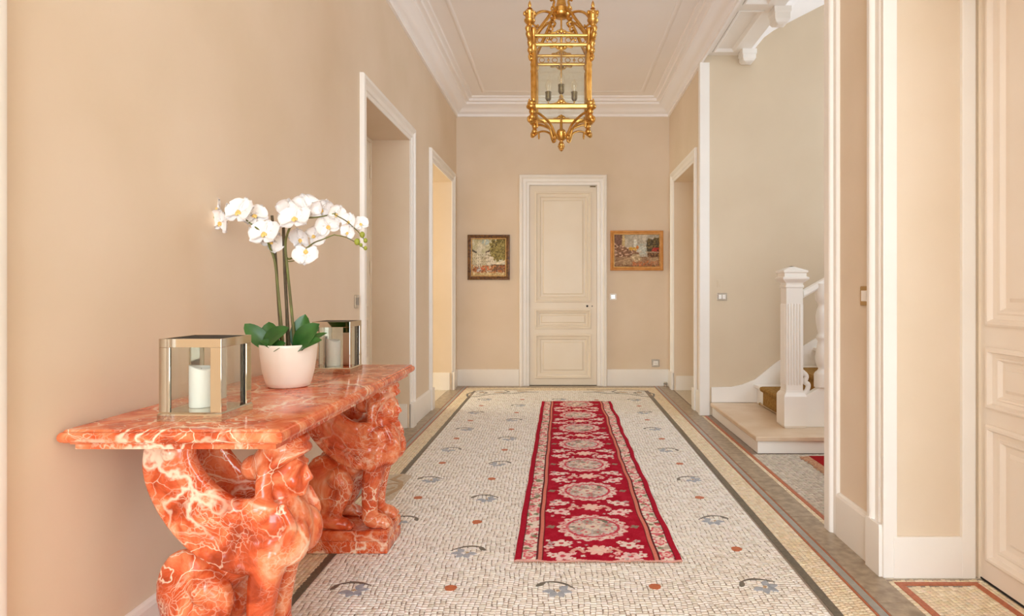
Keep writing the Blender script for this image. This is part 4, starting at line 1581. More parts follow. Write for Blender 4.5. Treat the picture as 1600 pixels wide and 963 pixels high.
# ------------------------------------------------------------------ hanging gilt lantern
LX, LY = 0.0, 4.0
lan = empty('hanging_lantern', (LX, LY, 2.05), 'gilt brass hanging lantern with glass sides and three bulbs below the ceiling', 'ceiling light')
H2 = 0.166
corners = [(-1, -1), (1, -1), (1, 1), (-1, 1)]
lp = lambda x, y, z: Vector((LX + x, LY + y, z))
proto = {}


def part4(name, mb_fn, mat, smooth=50, parts=corners):
    """same piece at the four corners (rotated copies share the mesh)"""
    m = mb_fn()
    first = None
    for k in range(4):
        if k == 0:
            first = m.build(name, mat, lan, smooth=smooth)
            # mesh is built round the lantern axis
            for v in first.data.vertices:
                v.co -= Vector((LX, LY, 0))
            first.location = Vector((LX, LY, 0)) - world_origin(lan)
            o = first
        else:
            o = first.copy()
            COL.objects.link(o)
            o.rotation_euler = (0, 0, k * PI / 2)
    return first


def f_post():
    m = MB()
    m.lathe((LX - H2, LY - H2, 0), [(0.0, 2.27), (0.017, 2.275), (0.021, 2.29), (0.021, 2.312), (0.014, 2.322), (0.0155, 2.34), (0.0135, 2.47), (0.0155, 2.60), (0.013, 2.618), (0.020, 2.63), (0.021, 2.655), (0.014, 2.668), (0.015, 2.73), (0.020, 2.745), (0.018, 2.76), (0.0, 2.765)], 16)
    for k in range(8):
        a = 2 * PI * k / 8
        m.tube([(LX - H2 + 0.0135 * math.cos(a), LY - H2 + 0.0135 * math.sin(a), z) for z in (2.335, 2.47, 2.605)], 0.0035, 6)
    return m


part4('corner_post', f_post, M['gold'], 30)


def f_finial():
    m = MB()
    c = lp(-H2 - 0.022, -H2 - 0.022, 0)
    m.lathe(c, [(0.0, 2.745), (0.014, 2.750), (0.012, 2.765), (0.024, 2.778), (0.033, 2.79), (0.034, 2.800), (0.026, 2.806), (0.030, 2.83), (0.034, 2.845), (0.026, 2.848), (0.010, 2.85), (0.009, 2.862), (0.016, 2.866), (0.006, 2.874), (0.011, 2.885), (0.008, 2.90), (0.0, 2.918)], 14)
    for k in range(6):
        a = 2 * PI * k / 6
        m.ball(c + Vector((0.031 * math.cos(a), 0.031 * math.sin(a), 2.838)), (0.009, 0.009, 0.014), 8)
    return m


part4('finial', f_finial, M['gold'])


def f_leaf():
    """acanthus bracket that joins post and finial"""
    m = MB()
    d = Vector((-1, -1, 0)).normalized()
    c = lp(-H2, -H2, 0)
    pts = [c + d * a + Vector((0, 0, z)) for a, z in ((0.014, 2.60), (0.030, 2.63), (0.024, 2.665), (0.034, 2.70), (0.048, 2.735), (0.036, 2.765))]
    m.tube(crom(pts, 4), [0.008 + 0.010 * abs(math.sin(i * 0.62)) for i in range(21)], 8)
    for a, z, r_ in ((0.040, 2.715, 0.018), (0.030, 2.665, 0.016), (0.026, 2.612, 0.012), (0.018, 2.575, 0.010)):
        m.ball(c + d * a + Vector((0, 0, z)), (r_, r_, r_ * 1.3), 10)
    m.tube(crom([c + d * a + Vector((0, 0, z)) for a, z in ((0.012, 2.56), (0.03, 2.565), (0.036, 2.585), (0.024, 2.598), (0.016, 2.585))], 4), 0.006, 6)
    return m


part4('leaf_bracket', f_leaf, M['gold'])


def f_rail():
    m = MB()
    y = LY - H2
    m.rings(LX - H2 + 0.012, LX + H2 - 0.012, y - 0.010, y + 0.010, [(0.0, 2.708), (-0.003, 2.713), (-0.003, 2.718), (0.0, 2.722)])
    m.rings(LX - H2 + 0.012, LX + H2 - 0.012, y - 0.012, y + 0.012, [(0.0, 2.652), (-0.002, 2.656), (-0.002, 2.664), (0.0, 2.668)])
    for k in range(-3, 4):
        x = LX + k * 0.042
        if abs(k) % 2 == 1:
            n = 14
            m.tube([(x + 0.017 * math.cos(2 * PI * i / n), y, 2.688 + 0.015 * math.sin(2 * PI * i / n)) for i in range(n + 1)], 0.0028, 6)
        else:
            m.ball((x, y, 2.688), (0.009, 0.006, 0.009), 8)
            m.tube([(x, y, 2.665), (x, y, 2.71)], 0.0025, 6)
    return m


part4('top_rail', f_rail, M['gold_light'], 40)


def f_crest():
    m = MB()
    y = LY - H2 - 0.004
    for s in (-1, 1):
        m.tube(crom([(LX + s * a, y, z) for a, z in ((0.0, 2.745), (0.018, 2.742), (0.036, 2.732), (0.056, 2.73), (0.062, 2.722))], 4), [0.006] * 17, 6)
        m.tube(crom([(LX + s * a, y, z) for a, z in ((0.0, 2.628), (0.02, 2.635), (0.036, 2.648), (0.062, 2.644), (0.066, 2.654))], 4), [0.006] * 17, 6)
        m.ball((LX + s * 0.02, y, 2.732), (0.010, 0.007, 0.010), 8)
        m.ball((LX + s * 0.022, y, 2.645), (0.012, 0.007, 0.009), 8)
    m.ball((LX, y, 2.742), (0.013, 0.008, 0.016), 10)
    m.ball((LX, y, 2.640), (0.014, 0.008, 0.014), 10)
    m.ball((LX, y, 2.688), (0.008, 0.008, 0.024), 8)
    return m


part4('crest', f_crest, M['gold_light'])


def f_bottom():
    m = MB()
    y = LY - H2
    m.rings(LX - H2 + 0.012, LX + H2 - 0.012, y - 0.013, y + 0.013, [(0.0, 2.278), (-0.003, 2.282), (-0.003, 2.298), (0.003, 2.304)])
    for s in (-1, 1):
        m.tube(crom([(LX + s * a, y, z) for a, z in ((0.0, 2.326), (0.014, 2.322), (0.028, 2.310), (0.052, 2.306))], 4), 0.005, 6)
        m.ball((LX + s * 0.016, y, 2.314), (0.012, 0.006, 0.009), 8)
    m.ball((LX, y, 2.322), (0.011, 0.007, 0.012), 8)
    return m


part4('bottom_rail', f_bottom, M['gold_light'], 40)


def f_mount():
    m = MB()
    d = Vector((-1, -1, 0)).normalized()
    c = lp(-H2, -H2, 0)
    for a, z, rr in ((0.016, 2.305, (0.026, 0.026, 0.020)), (0.020, 2.285, (0.030, 0.030, 0.020)), (0.010, 2.258, (0.020, 0.020, 0.022)), (0.012, 2.225, (0.020, 0.020, 0.020)), (0.024, 2.205, (0.014, 0.014, 0.014))):
        m.ball(c + d * a + Vector((0, 0, z)), rr, 10)
    m.tube(crom([c + d * a + Vector((0, 0, z)) for a, z in ((0.01, 2.225), (0.036, 2.222), (0.044, 2.205), (0.032, 2.192), (0.0, 2.203), (-0.02, 2.213), (-0.028, 2.200), (-0.03, 2.178))], 5), 0.0065, 6)
    m.ball(c - d * 0.030 + Vector((0, 0, 2.178)), (0.006, 0.006, 0.012), 8)
    m.tube(crom([c + d * a + Vector((0, 0, z)) for a, z in ((0.02, 2.30), (0.036, 2.312), (0.032, 2.33))], 4), [0.008] * 4 + [0.005] * 4 + [0.003], 6)
    return m


part4('corner_mount', f_mount, M['gold'])


def f_arm():
    """straight stay and C-scroll from a corner up to the hub"""
    m = MB()
    d = Vector((-1, -1, 0)).normalized()
    q = lambda a, z: lp(0, 0, 0) + d * a + Vector((0, 0, z))
    fl = ((-1, 1, 0), 0.75)
    R = H2 * math.sqrt(2)
    m.tube(crom([q(R - 0.01, 2.725), q(R * 0.78, 2.775), q(R * 0.52, 2.85), q(0.085, 2.90), q(0.055, 2.925)], 5), 0.0105, 8)
    m.tube(crom([q(R + 0.012, 2.78), q(R - 0.002, 2.825), q(R - 0.035, 2.862), q(R - 0.085, 2.887), q(0.09, 2.895), q(0.055, 2.875), q(0.072, 2.858), q(0.092, 2.866)], 5), 0.008, 8)
    m.tube(crom([q(R + 0.006, 2.785), q(R - 0.03, 2.775), q(R - 0.035, 2.79)], 5), 0.006, 6)
    m.tube(crom([q(0.135, 2.82), q(0.095, 2.825), q(0.075, 2.80), q(0.09, 2.782), q(0.108, 2.79), q(0.104, 2.803)], 5), 0.006, 6)
    m.tube(crom([q(0.055, 2.925), q(0.068, 2.95), q(0.062, 2.975), q(0.082, 2.985), q(0.09, 2.97)], 5), 0.0075, 6)
    return m


part4('scroll_arm', f_arm, M['gold'])


def f_lower():
    m = MB()
    d = Vector((-1, -1, 0)).normalized()
    q = lambda a, z: lp(0, 0, 0) + d * a + Vector((0, 0, z))
    R = H2 * math.sqrt(2)
    m.tube(crom([q(R - 0.012, 2.262), q(R - 0.06, 2.252), q(0.10, 2.215), q(0.062, 2.168), q(0.040, 2.145)], 5), 0.0078, 8)
    m.tube(crom([q(R - 0.01, 2.212), q(R - 0.07, 2.212), q(0.105, 2.188), q(0.085, 2.150), q(0.074, 2.128), q(0.056, 2.130), q(0.060, 2.146), q(0.072, 2.143)], 5), 0.0065, 8)
    return m


part4('lower_scroll', f_lower, M['gold'])
# glass
for k in range(4):
    m = MB()
    if k == 0: m.box(LX - H2 + 0.015, LX + H2 - 0.015, LY - H2 + 0.002, LY - H2 + 0.004, 2.302, 2.655)
    if k == 1: m.box(LX + H2 - 0.004, LX + H2 - 0.002, LY - H2 + 0.015, LY + H2 - 0.015, 2.302, 2.655)
    if k == 2: m.box(LX - H2 + 0.015, LX + H2 - 0.015, LY + H2 - 0.004, LY + H2 - 0.002, 2.302, 2.655)
    if k == 3: m.box(LX - H2 + 0.002, LX - H2 + 0.004, LY - H2 + 0.015, LY + H2 - 0.015, 2.302, 2.655)
    m.build('glass_pane', M['glass'], lan)
c0 = lp(0, 0, 0)
m = MB()
m.lathe(c0, [(0.0, 2.89), (0.036, 2.892), (0.050, 2.905), (0.052, 2.918), (0.044, 2.924), (0.046, 2.95), (0.040, 2.958), (0.034, 2.962), (0.030, 2.985), (0.020, 3.03), (0.012, 3.07), (0.010, 3.075), (0.014, 3.085), (0.007, 3.10), (0.0, 3.105)], 24)
m.build('hub', M['gold'], lan, smooth=40)
m = MB()
m.tube([c0 + Vector((0, 0, 3.10)), c0 + Vector((0, 0, ZC - 0.05))], 0.006, 10)
m.tube([c0 + Vector((0, 0, 2.42)), c0 + Vector((0, 0, 2.895))], 0.0055, 10)
m.build('rod', M['gold'], lan, smooth=40)
m = MB()
m.lathe(c0, [(0.0, ZC - 0.001), (0.075, ZC - 0.001), (0.07, ZC - 0.02), (0.045, ZC - 0.04), (0.015, ZC - 0.06), (0.0, ZC - 0.062)], 24)
m.build('ceiling_rose', M['gold'], lan, smooth=40)
m = MB()
m.lathe(c0, [(0.0, 2.055), (0.006, 2.06), (0.014, 2.075), (0.019, 2.095), (0.016, 2.110), (0.010, 2.118), (0.012, 2.124), (0.020, 2.128), (0.026, 2.135), (0.032, 2.155), (0.034, 2.165), (0.028, 2.168), (0.030, 2.176), (0.024, 2.190), (0.010, 2.198), (0.008, 2.24), (0.003, 2.28), (0.0, 2.282)], 16)
for k in range(5):
    for j in range(8):
        a = 2 * PI * j / 8 + k * 0.4
        rr = [0.009, 0.015, 0.019, 0.017, 0.012][k]
        m.ball(c0 + Vector((rr * math.cos(a), rr * math.sin(a), 2.068 + k * 0.010)), 0.0045, 6)
m.build('bottom_finial', M['gold'], lan, smooth=60)
m = MB()
m.ball(c0 + Vector((0, 0, 2.372)), (0.024, 0.024, 0.018), 12)
m.ball(c0 + Vector((0, 0, 2.395)), (0.014, 0.014, 0.018), 12)
m.ball(c0 + Vector((0, 0, 2.355)), (0.012, 0.012, 0.014), 12)
for a in (-90, 30, 150):
    ca, sa = math.cos(math.radians(a)), math.sin(math.radians(a))
    q = lambda r_, z: c0 + Vector((r_ * ca, r_ * sa, z))
    m.tube([q(0.0, 2.366), q(0.06, 2.364), q(0.088, 2.366), q(0.095, 2.375), q(0.095, 2.39)], 0.005, 8)
m.build('bulb_holder_arms', M['gold_light'], lan, smooth=50)
for a in (-90, 30, 150):
    ca, sa = math.cos(math.radians(a)), math.sin(math.radians(a))
    sc = c0 + Vector((0.095 * ca, 0.095 * sa, 0))
    m = MB()
    m.lathe(sc, [(0.0, 2.385), (0.010, 2.386), (0.016, 2.394), (0.019, 2.402), (0.018, 2.432), (0.020, 2.436), (0.020, 2.444), (0.014, 2.446), (0.0, 2.446)], 16)
    so = m.build('bulb_socket', M['socket'], lan, smooth=40)
    m = MB()
    m.lathe(sc, [(0.011, 2.446), (0.012, 2.452), (0.018, 2.468), (0.0205, 2.482), (0.018, 2.497), (0.010, 2.512), (0.003, 2.522), (0.0, 2.524)], 16)
    m.build('bulb', M['bulb'], so, smooth=60)
    m = MB()
    m.tube([sc + Vector((-0.004, 0, 2.447)), sc + Vector((-0.006, 0, 2.475)), sc + Vector((0, 0, 2.488)), sc + Vector((0.006, 0, 2.475)), sc + Vector((0.004, 0, 2.447))], 0.0012, 5)
    m.build('filament', M['filament'], so)


# ------------------------------------------------------------------ paintings
def street_left(u, v):
    n1 = vnoise(u * 9, v * 9, 11); n2_ = vnoise(u * 24, v * 24, 12); n3_ = vnoise(u * 50, v * 50, 13)
    c = np.zeros(u.shape + (3,)) + np.array((206, 200, 170))
    c += (n1[..., None] - 0.5) * np.array((30, 30, 50))
    put(c, (np.hypot((u - 0.4) / 0.12, (v - 0.92) / 0.08) < 1) & (n2_ > 0.4), (176, 190, 184))
    # houses either side of a street
    put(c, (u < 0.13) & (v < 0.68 - u * 0.4), (206, 196, 166))
    put(c, (u < 0.13) & (np.abs(v - (0.70 - u * 0.5)) < 0.025), (84, 74, 60))
    put(c, (u >= 0.13) & (u < 0.26) & (v < 0.58), (224, 216, 192))
    put(c, (u >= 0.26) & (u < 0.42) & (v < 0.52), (196, 186, 156))
    put(c, (u >= 0.42) & (u < 0.66) & (v < 0.66 - np.abs(u - 0.52) * 0.3), (222, 212, 190))
    put(c, (u >= 0.41) & (u < 0.66) & (np.abs(v - (0.68 - np.abs(u - 0.53) * 0.35)) < 0.022), (110, 92, 76))
    win_ = (v < 0.60) & (v > 0.26) & (u < 0.64) & (((u * 17) % 1) < 0.30) & (((v * 11) % 1) < 0.5) & (n2_ > 0.35)
    put(c, win_, (132, 124, 100))
    # tree
    tree_ = (u > 0.5) & (v > 0.34) & (np.hypot((u - 0.86) / 0.36, (v - 0.72) / 0.34) < 0.75 + 0.5 * n2_)
    put(c, tree_, (132, 118, 58))
    put(c, tree_ & (n3_ > 0.55), (164, 150, 84))
    put(c, tree_ & (n3_ < 0.3), (88, 78, 44))
    # awning and crowd
    put(c, (u > 0.66) & (np.abs(v - (0.26 + 0.26 * (u - 0.5))) < 0.022 + 0.01 * n2_), (236, 224, 196))
    low = (v < 0.28)
    put(c, (u > 0.6) & (v < 0.30) & (v > 0.1), (112, 84, 56))
    put(c, low & (n2_ > 0.5), (170, 96, 52))
    put(c, low & (n3_ > 0.66), (206, 150, 96))
    put(c, low & (n3_ < 0.25), (104, 78, 60))
    put(c, (v < 0.24) & (v > 0.15) & (u < 0.5) & (u > 0.25) & (n2_ > 0.4), (206, 104, 66))
    put(c, (v < 0.22) & (v > 0.1) & (np.abs(u - 0.2) < 0.07) & (n3_ > 0.4), (190, 186, 190))
    put(c, v < 0.075, (216, 194, 146))
    put(c, (v < 0.075) & (n2_ > 0.62), (190, 160, 110))
    return c


def street_right(u, v):
    n1 = vnoise(u * 12, v * 9, 21); n2_ = vnoise(u * 34, v * 26, 22); n3_ = vnoise(u * 64, v * 48, 23)
    c = np.zeros(u.shape + (3,)) + np.array((186, 176, 158))
    c += (n1[..., None] - 0.5) * 34
    put(c, (u < 0.17) & (v > 0.6), (128, 92, 74))
    put(c, (u >= 0.17) & (u < 0.23) & (v > 0.5), (202, 178, 128))
    # pale tower and spires in the haze
    put(c, (np.abs(u - 0.47) < 0.035 - 0.03 * np.clip(v - 0.7, 0, 1)) & (v > 0.5) & (v < 0.86), (220, 218, 206))
    put(c, (u > 0.5) & (u < 0.72) & (v < 0.72) & (v > 0.38) & (n2_ > 0.42), (176, 182, 172))
    put(c, (u > 0.5) & (u < 0.72) & (v < 0.66) & (v > 0.38) & (n3_ > 0.66), (214, 212, 200))
    # houses on the left
    lh = (u < 0.55) & (v < 0.74 - 0.62 * u + 0.05 * n1) & (v > 0.26)
    put(c, lh, (140, 100, 70))
    put(c, lh & (n2_ > 0.60), (222, 186, 158))
    put(c, lh & (n3_ < 0.28), (96, 66, 48))
    put(c, (np.hypot((u - 0.42) / 0.11, (v - 0.56) / 0.07) < 1) & (n2_ > 0.3), (216, 168, 72))
    put(c, np.hypot((u - 0.51) / 0.03, (v - 0.6) / 0.06) < 1, (206, 128, 58))
    # dark trees and shopfront on the right
    rt = (u > 0.72) & (v < 0.80 + 0.2 * (u - 0.72) + 0.1 * n2_) & (v > 0.45)
    put(c, rt, (74, 62, 38))
    put(c, rt & (n2_ > 0.6), (116, 96, 52))
    put(c, (u > 0.84) & (v > 0.47) & (v < 0.60) & (n2_ > 0.35), (176, 54, 38))
    put(c, (u > 0.70) & (np.abs(v - 0.455 + 0.03 * (u - 0.7)) < 0.018), (186, 160, 130))
    put(c, (u > 0.74) & (v < 0.43) & (v > 0.16), (96, 66, 40))
    put(c, (u > 0.74) & (v < 0.43) & (v > 0.16) & (n3_ > 0.66), (176, 126, 80))
    # road
    rd = (v < 0.30)
    put(c, rd, (152, 118, 86))
    put(c, rd & (n1 > 0.6), (176, 146, 110))
    put(c, (np.abs(v - (0.14 + 0.42 * (u - 0.05))) < 0.02) & (u < 0.42), (190, 158, 122))
    put(c, (np.hypot((u - 0.48) / 0.11, (v - 0.27) / 0.13) < 1), (186, 160, 124))
    put(c, (np.hypot((u - 0.48) / 0.11, (v - 0.27) / 0.13) < 1) & (n2_ > 0.6), (216, 196, 160))
    put(c, (v < 0.18) & (u > 0.4) & (n3_ > 0.58), (196, 116, 66))
    put(c, (v < 0.10) & (n3_ < 0.3), (120, 84, 54))
    return c


def painting(name, x0, x1, z0, z1, fw, mats, fn, label, tilt):
    yb_ = YB - 0.002
    r = empty(name, ((x0 + x1) / 2, yb_, z0), label, 'painting')
    m = MB()
    fnb = lambda s, z, d: (s, yb_ - d, z)
    pr = [(0.0, 0.0), (0.0, 0.022), (0.006, 0.030), (fw * 0.35, 0.034), (fw * 0.6, 0.024), (fw * 0.8, 0.022)]
    sweep_rect(m, fnb, x0, x1, z0, z1, pr)
    m.build('frame', mats[0], r, smooth=30)
    m = MB()
    sweep_rect(m, fnb, x0, x1, z0, z1, [(fw * 0.8, 0.018), (fw * 0.8, 0.026), (fw * 0.9, 0.026), (fw, 0.012), (fw, 0.004)])
    m.build('inner_edge', mats[1], r, smooth=30)
    nx_, ny_ = 130, 120
    u, v = np.meshgrid(np.linspace(0, 1, nx_), np.linspace(0, 1, ny_), indexing='ij')
    pu = u + (vnoise(u * 22, v * 22, 41) - 0.5) * 0.022
    pv = v + (vnoise(u * 22 + 9, v * 22, 42) - 0.5) * 0.022
    c = fn(pu, pv) + (vnoise(u * 40, v * 34, 43)[..., None] - 0.5) * 46
    c[1:-1, 1:-1] = (c[1:-1, 1:-1] * 2 + c[:-2, 1:-1] + c[2:, 1:-1] + c[1:-1, :-2] + c[1:-1, 2:]) / 6
    c = np.clip(c + rng.normal(0, 6, (nx_, ny_, 1)), 4, 250)
    X_ = x0 + fw + u * (x1 - x0 - 2 * fw)
    Z_ = z0 + fw + v * (z1 - z0 - 2 * fw)
    id_ = np.arange(nx_ * ny_).reshape(nx_, ny_)
    qd = np.stack([id_[:-1, :-1], id_[1:, :-1], id_[1:, 1:], id_[:-1, 1:]], -1).reshape(-1, 4)
    me_ = mesh_np('canvas', np.stack([X_, np.full_like(X_, yb_ - 0.009), Z_], -1).reshape(-1, 3), qd)
    set_tint(me_, lin_np(c.reshape(-1, 3)))
    me_.shade_smooth()
    link_mesh('canvas', me_, M['paint'], r)
    m = MB()
    m.box(x0 + 0.005, x1 - 0.005, yb_ - 0.006, yb_ - 0.001, z0 + 0.005, z1 - 0.005)
    m.build('backing', M['frame_dark'], r)


painting('framed_painting', -1.168, -0.643, 1.324, 1.886, 0.056, (M['frame_dark'], M['frame_gold']), street_left, 'dark framed painting of pale houses and a tree, left of the back door', 0)
painting('framed_painting', 0.612, 1.272, 1.440, 1.938, 0.052, (M['frame_oak'], M['frame_gold']), street_right, 'honey wood framed painting of a busy street, right of the back door', 0)


# ------------------------------------------------------------------ switches and sockets
def plate(name, fn, s0, s1, z0, z1, mat, label, cat, inner, d=0.008, slots=1, imat=None):
    c = fn((s0 + s1) / 2, (z0 + z1) / 2, 0)
    r = empty(name, c, label, cat)
    m = MB()
    cs, cz = 0.004, 0.004
    m.prism([(s0 + cs, z0), (s1 - cs, z0), (s1, z0 + cz), (s1, z1 - cz), (s1 - cs, z1), (s0 + cs, z1), (s0, z1 - cz), (s0, z0 + cz)], fn, 0.0, d)
    m.build('plate', mat, r, bevel=0.0015)
    w_ = (s1 - s0) * 0.78 / slots
    for k in range(slots):
        m = MB()
        a = s0 + (s1 - s0) * 0.11 + k * w_ + w_ * 0.12
        b_ = a + w_ * 0.76
        h_ = (z1 - z0) * 0.22
        m.prism([(a, z0 + h_), (b_, z0 + h_), (b_, z1 - h_), (a, z1 - h_)], fn, d, d + 0.004)
        m.build('rocker' if cat == 'switch' else 'cover', imat or mat, r, bevel=0.001)
    if inner == 'socket':
        m = MB()
        for q_ in (-1, 1):
            cc = fn((s0 + s1) / 2 + q_ * 0.010, (z0 + z1) / 2, d + 0.0035)
            ee = fn((s0 + s1) / 2 + q_ * 0.010, (z0 + z1) / 2, d + 0.0048)
            m.tube([cc, ee], 0.003, 8)
        m.build('socket_hole', M['dark'], r)


fSB = lambda s, z, d: (s, YS1 - d, z)
plate('light_switch', fL, 4.055, 4.135, 1.075, 1.160, M['chrome'], 'steel light switch on the left wall beside the first doorway', 'switch', None, imat=M['grey'])
plate('light_switch', fR, 2.79, 2.875, 1.120, 1.205, M['brass'], 'brass light switch on the narrow wall pier at right', 'switch', None, imat=M['plastic'])
plate('light_switch', fB, 0.606, 0.690, 1.072, 1.152, M['plastic'], 'white light switch below the honey framed painting', 'switch', None, imat=M['chrome'])
plate('light_switch', fSB, 1.482, 1.578, 1.092, 1.166, M['chrome'], 'double steel light switch on the stair hall wall', 'switch', None, slots=2, imat=M['plastic'])
plate('wall_outlet', fB, 1.130, 1.228, 0.238, 0.330, M['chrome'], 'steel wall outlet low on the back wall at right', 'outlet', 'socket', imat=M['plastic'])
plate('wall_box', fSB, 1.484, 1.524, 1.222, 1.292, M['stair_wall'], 'small blank painted plate above the double steel switch', 'plate', None, d=0.006)
r = empty('door_stop', (1.29, 7.95, 0), 'small chrome door stop on the floor in the far right corner', 'door stop')
m = MB()
m.lathe((1.292, 7.93, 0), [(0.0, 0.0005), (0.028, 0.0005), (0.028, 0.008), (0.02, 0.012), (0.02, 0.055), (0.0, 0.057)], 16)
m.build('post', M['chrome'], r, smooth=40)
m = MB()
m.lathe((1.292, 7.93, 0), [(0.021, 0.025), (0.025, 0.027), (0.025, 0.043), (0.021, 0.045)], 16)
m.build('rubber_ring', M['grey'], r, smooth=40)

# ------------------------------------------------------------------ staircase
st = empty('staircase', (1.44, 5.0, 0), 'staircase climbing to the right with stone bottom step, carpet runner and white fluted newel', 'staircase')
SY0, SY1 = 5.03, YS1 - 0.034
m = MB()
m.rings(1.43, 4.59, 4.66, YS1 - 0.034, [(0.0, 0.002), (0.0, 0.092)])
m.build('riser', M['white'], st)
m = MB()
m.rings(1.412, 4.59, 4.64, YS1 - 0.034, [(0.004, 0.092), (0.0, 0.098), (0.0, 0.120), (0.006, 0.126)])
m.build('tread', M['stair_stone'], st)
RISE, GO = 0.175, 0.28
X1 = 1.855
for k in range(9):
    xa = X1 + k * GO
    za = 0.126 + k * RISE
    m = MB()
    m.box(xa, 4.59 if k == 8 else xa + GO + 0.02, SY0, SY1, za, za + RISE - 0.032)
    m.build('riser', M['white'], st)
    m = MB()
    m.rings(xa - 0.028, 4.59 if k == 8 else xa + GO + 0.001, SY0, SY1, [(0.004, za + RISE - 0.032), (0.0, za + RISE - 0.026), (0.0, za + RISE - 0.006), (0.005, za + RISE)])
    m.build('tread', M['white'], st)
# wall string (skirting) that climbs with the stairs
m = MB()
pl = [(XR + 0.075, 0.126), (XR + 0.075, 0.27), (1.62, 0.272), (1.72, 0.295), (1.84, 0.345)]
for k in range(1, 10):
    pl.append((X1 + k * GO - 0.10, 0.33 + k * RISE * 0.98))
pl += [(4.59, 0.33 + 10 * RISE - 0.1), (4.59, 0.126)]
m.prism(pl, lambda a, b_, d: (a, d, b_), YS1 - 0.030, YS1 - 0.006)
m.build('wall_string', M['white'], st, bevel=0.004)

m = MB()
pts = [(X1 - 0.008, 0.128)]
for k in range(9):
    xa = X1 + k * GO
    za = 0.126 + k * RISE
    pts += [(xa - 0.008, za + RISE - 0.045), (xa - 0.034, za + RISE - 0.03), (xa - 0.040, za + RISE - 0.01), (xa - 0.032, za + RISE + 0.004), (xa - 0.01, za + RISE + 0.008)]
    if k < 8:
        pts += [(xa + GO - 0.012, za + RISE + 0.008), (xa + GO - 0.008, za + RISE + 0.012)]
pts.append((4.5, 0.126 + 9 * RISE + 0.008))
low_ = [(a + 0.004, b_ - 0.005) for a, b_ in pts]
m.sweep([[(a, y, b_) for a, b_ in ps] for y, ps in ((5.24, low_), (5.24, pts), (5.86, pts), (5.86, low_))], closed_prof=True)
car = m.build('carpet_runner', M['carpet'], st)
car['label'] = 'olive gold carpet runner'
for k in range(9):
    m = MB()
    xa, za = X1 + k * GO - 0.016, 0.126 + k * RISE + 0.014
    m.tube([(xa, 5.18, za), (xa, 5.92, za)], 0.007, 8)
    m.ball((xa, 5.925, za), 0.012, 10)
    m.ball((xa, 5.175, za), 0.012, 10)
    m.build('stair_rod', M['brass'], car, smooth=50)

# balustrade: fluted newel, string, handrail, turned balusters
bal = st
NX, NY, NZ = 1.800, 5.0, 0.127
m = MB()
hw = 0.088
m.rings(NX - hw, NX + hw, NY - hw, NY + hw, [(0.012, NZ), (0.0, NZ + 0.02), (0.0, NZ + 0.245), (0.008, NZ + 0.262), (0.020, NZ + 0.275), (0.022, NZ + 0.29)])
m.rings(NX - hw, NX + hw, NY - hw, NY + hw, [(0.024, NZ + 0.285), (0.024, NZ + 1.08), (0.018, NZ + 1.085), (0.018, NZ + 1.10), (0.024, NZ + 1.105), (0.022, NZ + 1.12), (-0.004, NZ + 1.14), (-0.012, NZ + 1.15), (-0.012, NZ + 1.162), (0.004, NZ + 1.17), (0.004, NZ + 1.195), (-0.006, NZ + 1.202), (-0.006, NZ + 1.215), (0.010, NZ + 1.222), (0.07, NZ + 1.246), (0.10, NZ + 1.25)])
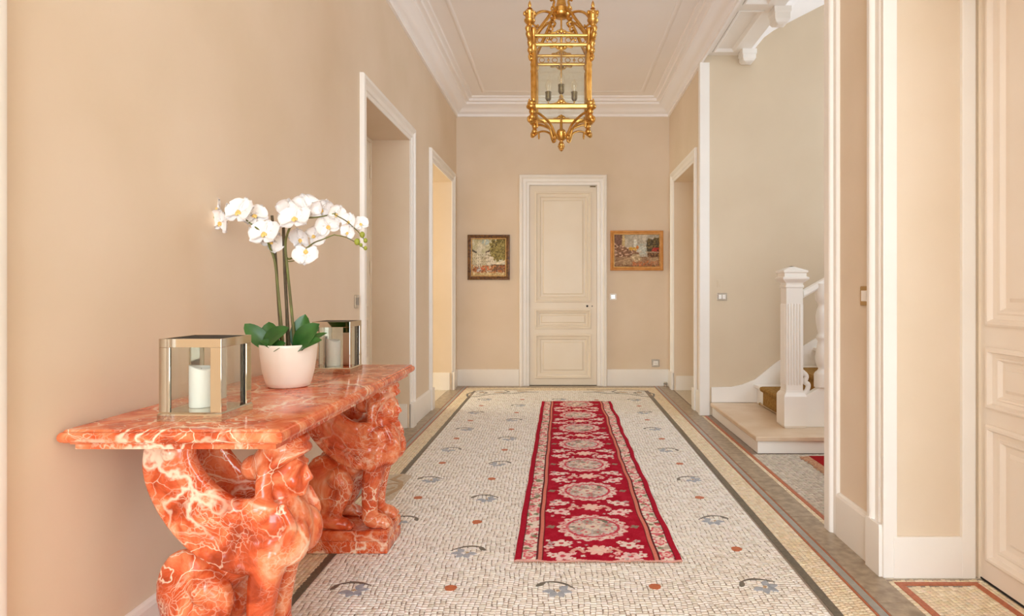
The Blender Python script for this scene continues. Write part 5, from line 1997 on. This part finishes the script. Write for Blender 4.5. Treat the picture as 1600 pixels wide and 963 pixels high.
# reeded faces
for k in range(4):
    for j in range(-2, 3):
        o_ = j * 0.022
        if k == 0: a = (NX + o_, NY - hw + 0.022)
        if k == 1: a = (NX + o_, NY + hw - 0.022)
        if k == 2: a = (NX - hw + 0.022, NY + o_)
        if k == 3: a = (NX + hw - 0.022, NY + o_)
        m.tube([(a[0], a[1], NZ + 0.33), (a[0], a[1], NZ + 0.34), (a[0], a[1], NZ + 0.95), (a[0], a[1], NZ + 0.96)], [0.003, 0.0075, 0.0075, 0.003], 8)
m.build('newel_post', M['white'], bal, smooth=25)
slope = RISE / GO
m = MB()
bx0 = NX + hw - 0.004
m.prism([(bx0, NZ), (4.5, NZ), (4.5, 0.364 + (4.5 - bx0) * slope), (bx0 + 0.02, 0.372)], lambda a, b_, d: (a, d, b_), NY - 0.035, NY + 0.028)
m.build('closed_string', M['white'], bal, bevel=0.004)
m = MB()
hz = lambda x: 1.165 + (x - bx0) * slope * 0.9
loops = []
for dy, dz in ((-0.032, -0.02), (-0.032, 0.0), (-0.026, 0.02), (0.0, 0.03), (0.026, 0.02), (0.032, 0.0), (0.032, -0.02), (0.02, -0.035), (-0.02, -0.035)):
    loops.append([(bx0, NY + dy, hz(bx0) + dz), (bx0 + 0.05, NY + dy, hz(bx0 + 0.05) + dz), (4.5, NY + dy, hz(4.5) + dz)])
m.sweep(loops, closed_prof=True)
m.build('handrail', M['white'], bal, smooth=40)
for k in range(11):
    x = 2.035 + k * 0.215
    z0 = 0.364 + (x - bx0) * slope
    z1 = hz(x) - 0.03
    h = z1 - z0
    m = MB()
    pr = [(0.058, -0.03), (0.058, 0.10), (0.05, 0.12), (0.032, 0.14), (0.026, 0.16), (0.034, 0.185), (0.046, 0.22), (0.050, 0.27), (0.044, 0.33), (0.034, 0.40), (0.030, 0.44), (0.040, 0.46), (0.044, 0.48), (0.036, 0.50), (0.028, 0.52), (0.036, 0.57), (0.044, 0.64),
          (0.046, 0.70), (0.036, 0.77), (0.026, 0.80), (0.034, 0.825), (0.04, 0.84), (0.05, 0.86), (0.052, 0.93), (0.05, 1.03)]
    m.lathe((x, NY, z0), [(r_, t * h) for r_, t in pr], 16)
    m.build('baluster', M['white'], bal, smooth=50)
# curled bracket between newel and first baluster
m = MB()
m.tube(crom([(bx0 - 0.006, NY, 0.37), (bx0 + 0.03, NY, 0.40), (bx0 + 0.045, NY, 0.45), (bx0 + 0.02, NY, 0.475), (bx0 + 0.03, NY, 0.52), (bx0 - 0.01, NY, 0.56)], 5), 0.02, 8)
m.build('scroll_bracket', M['white'], bal, smooth=50)
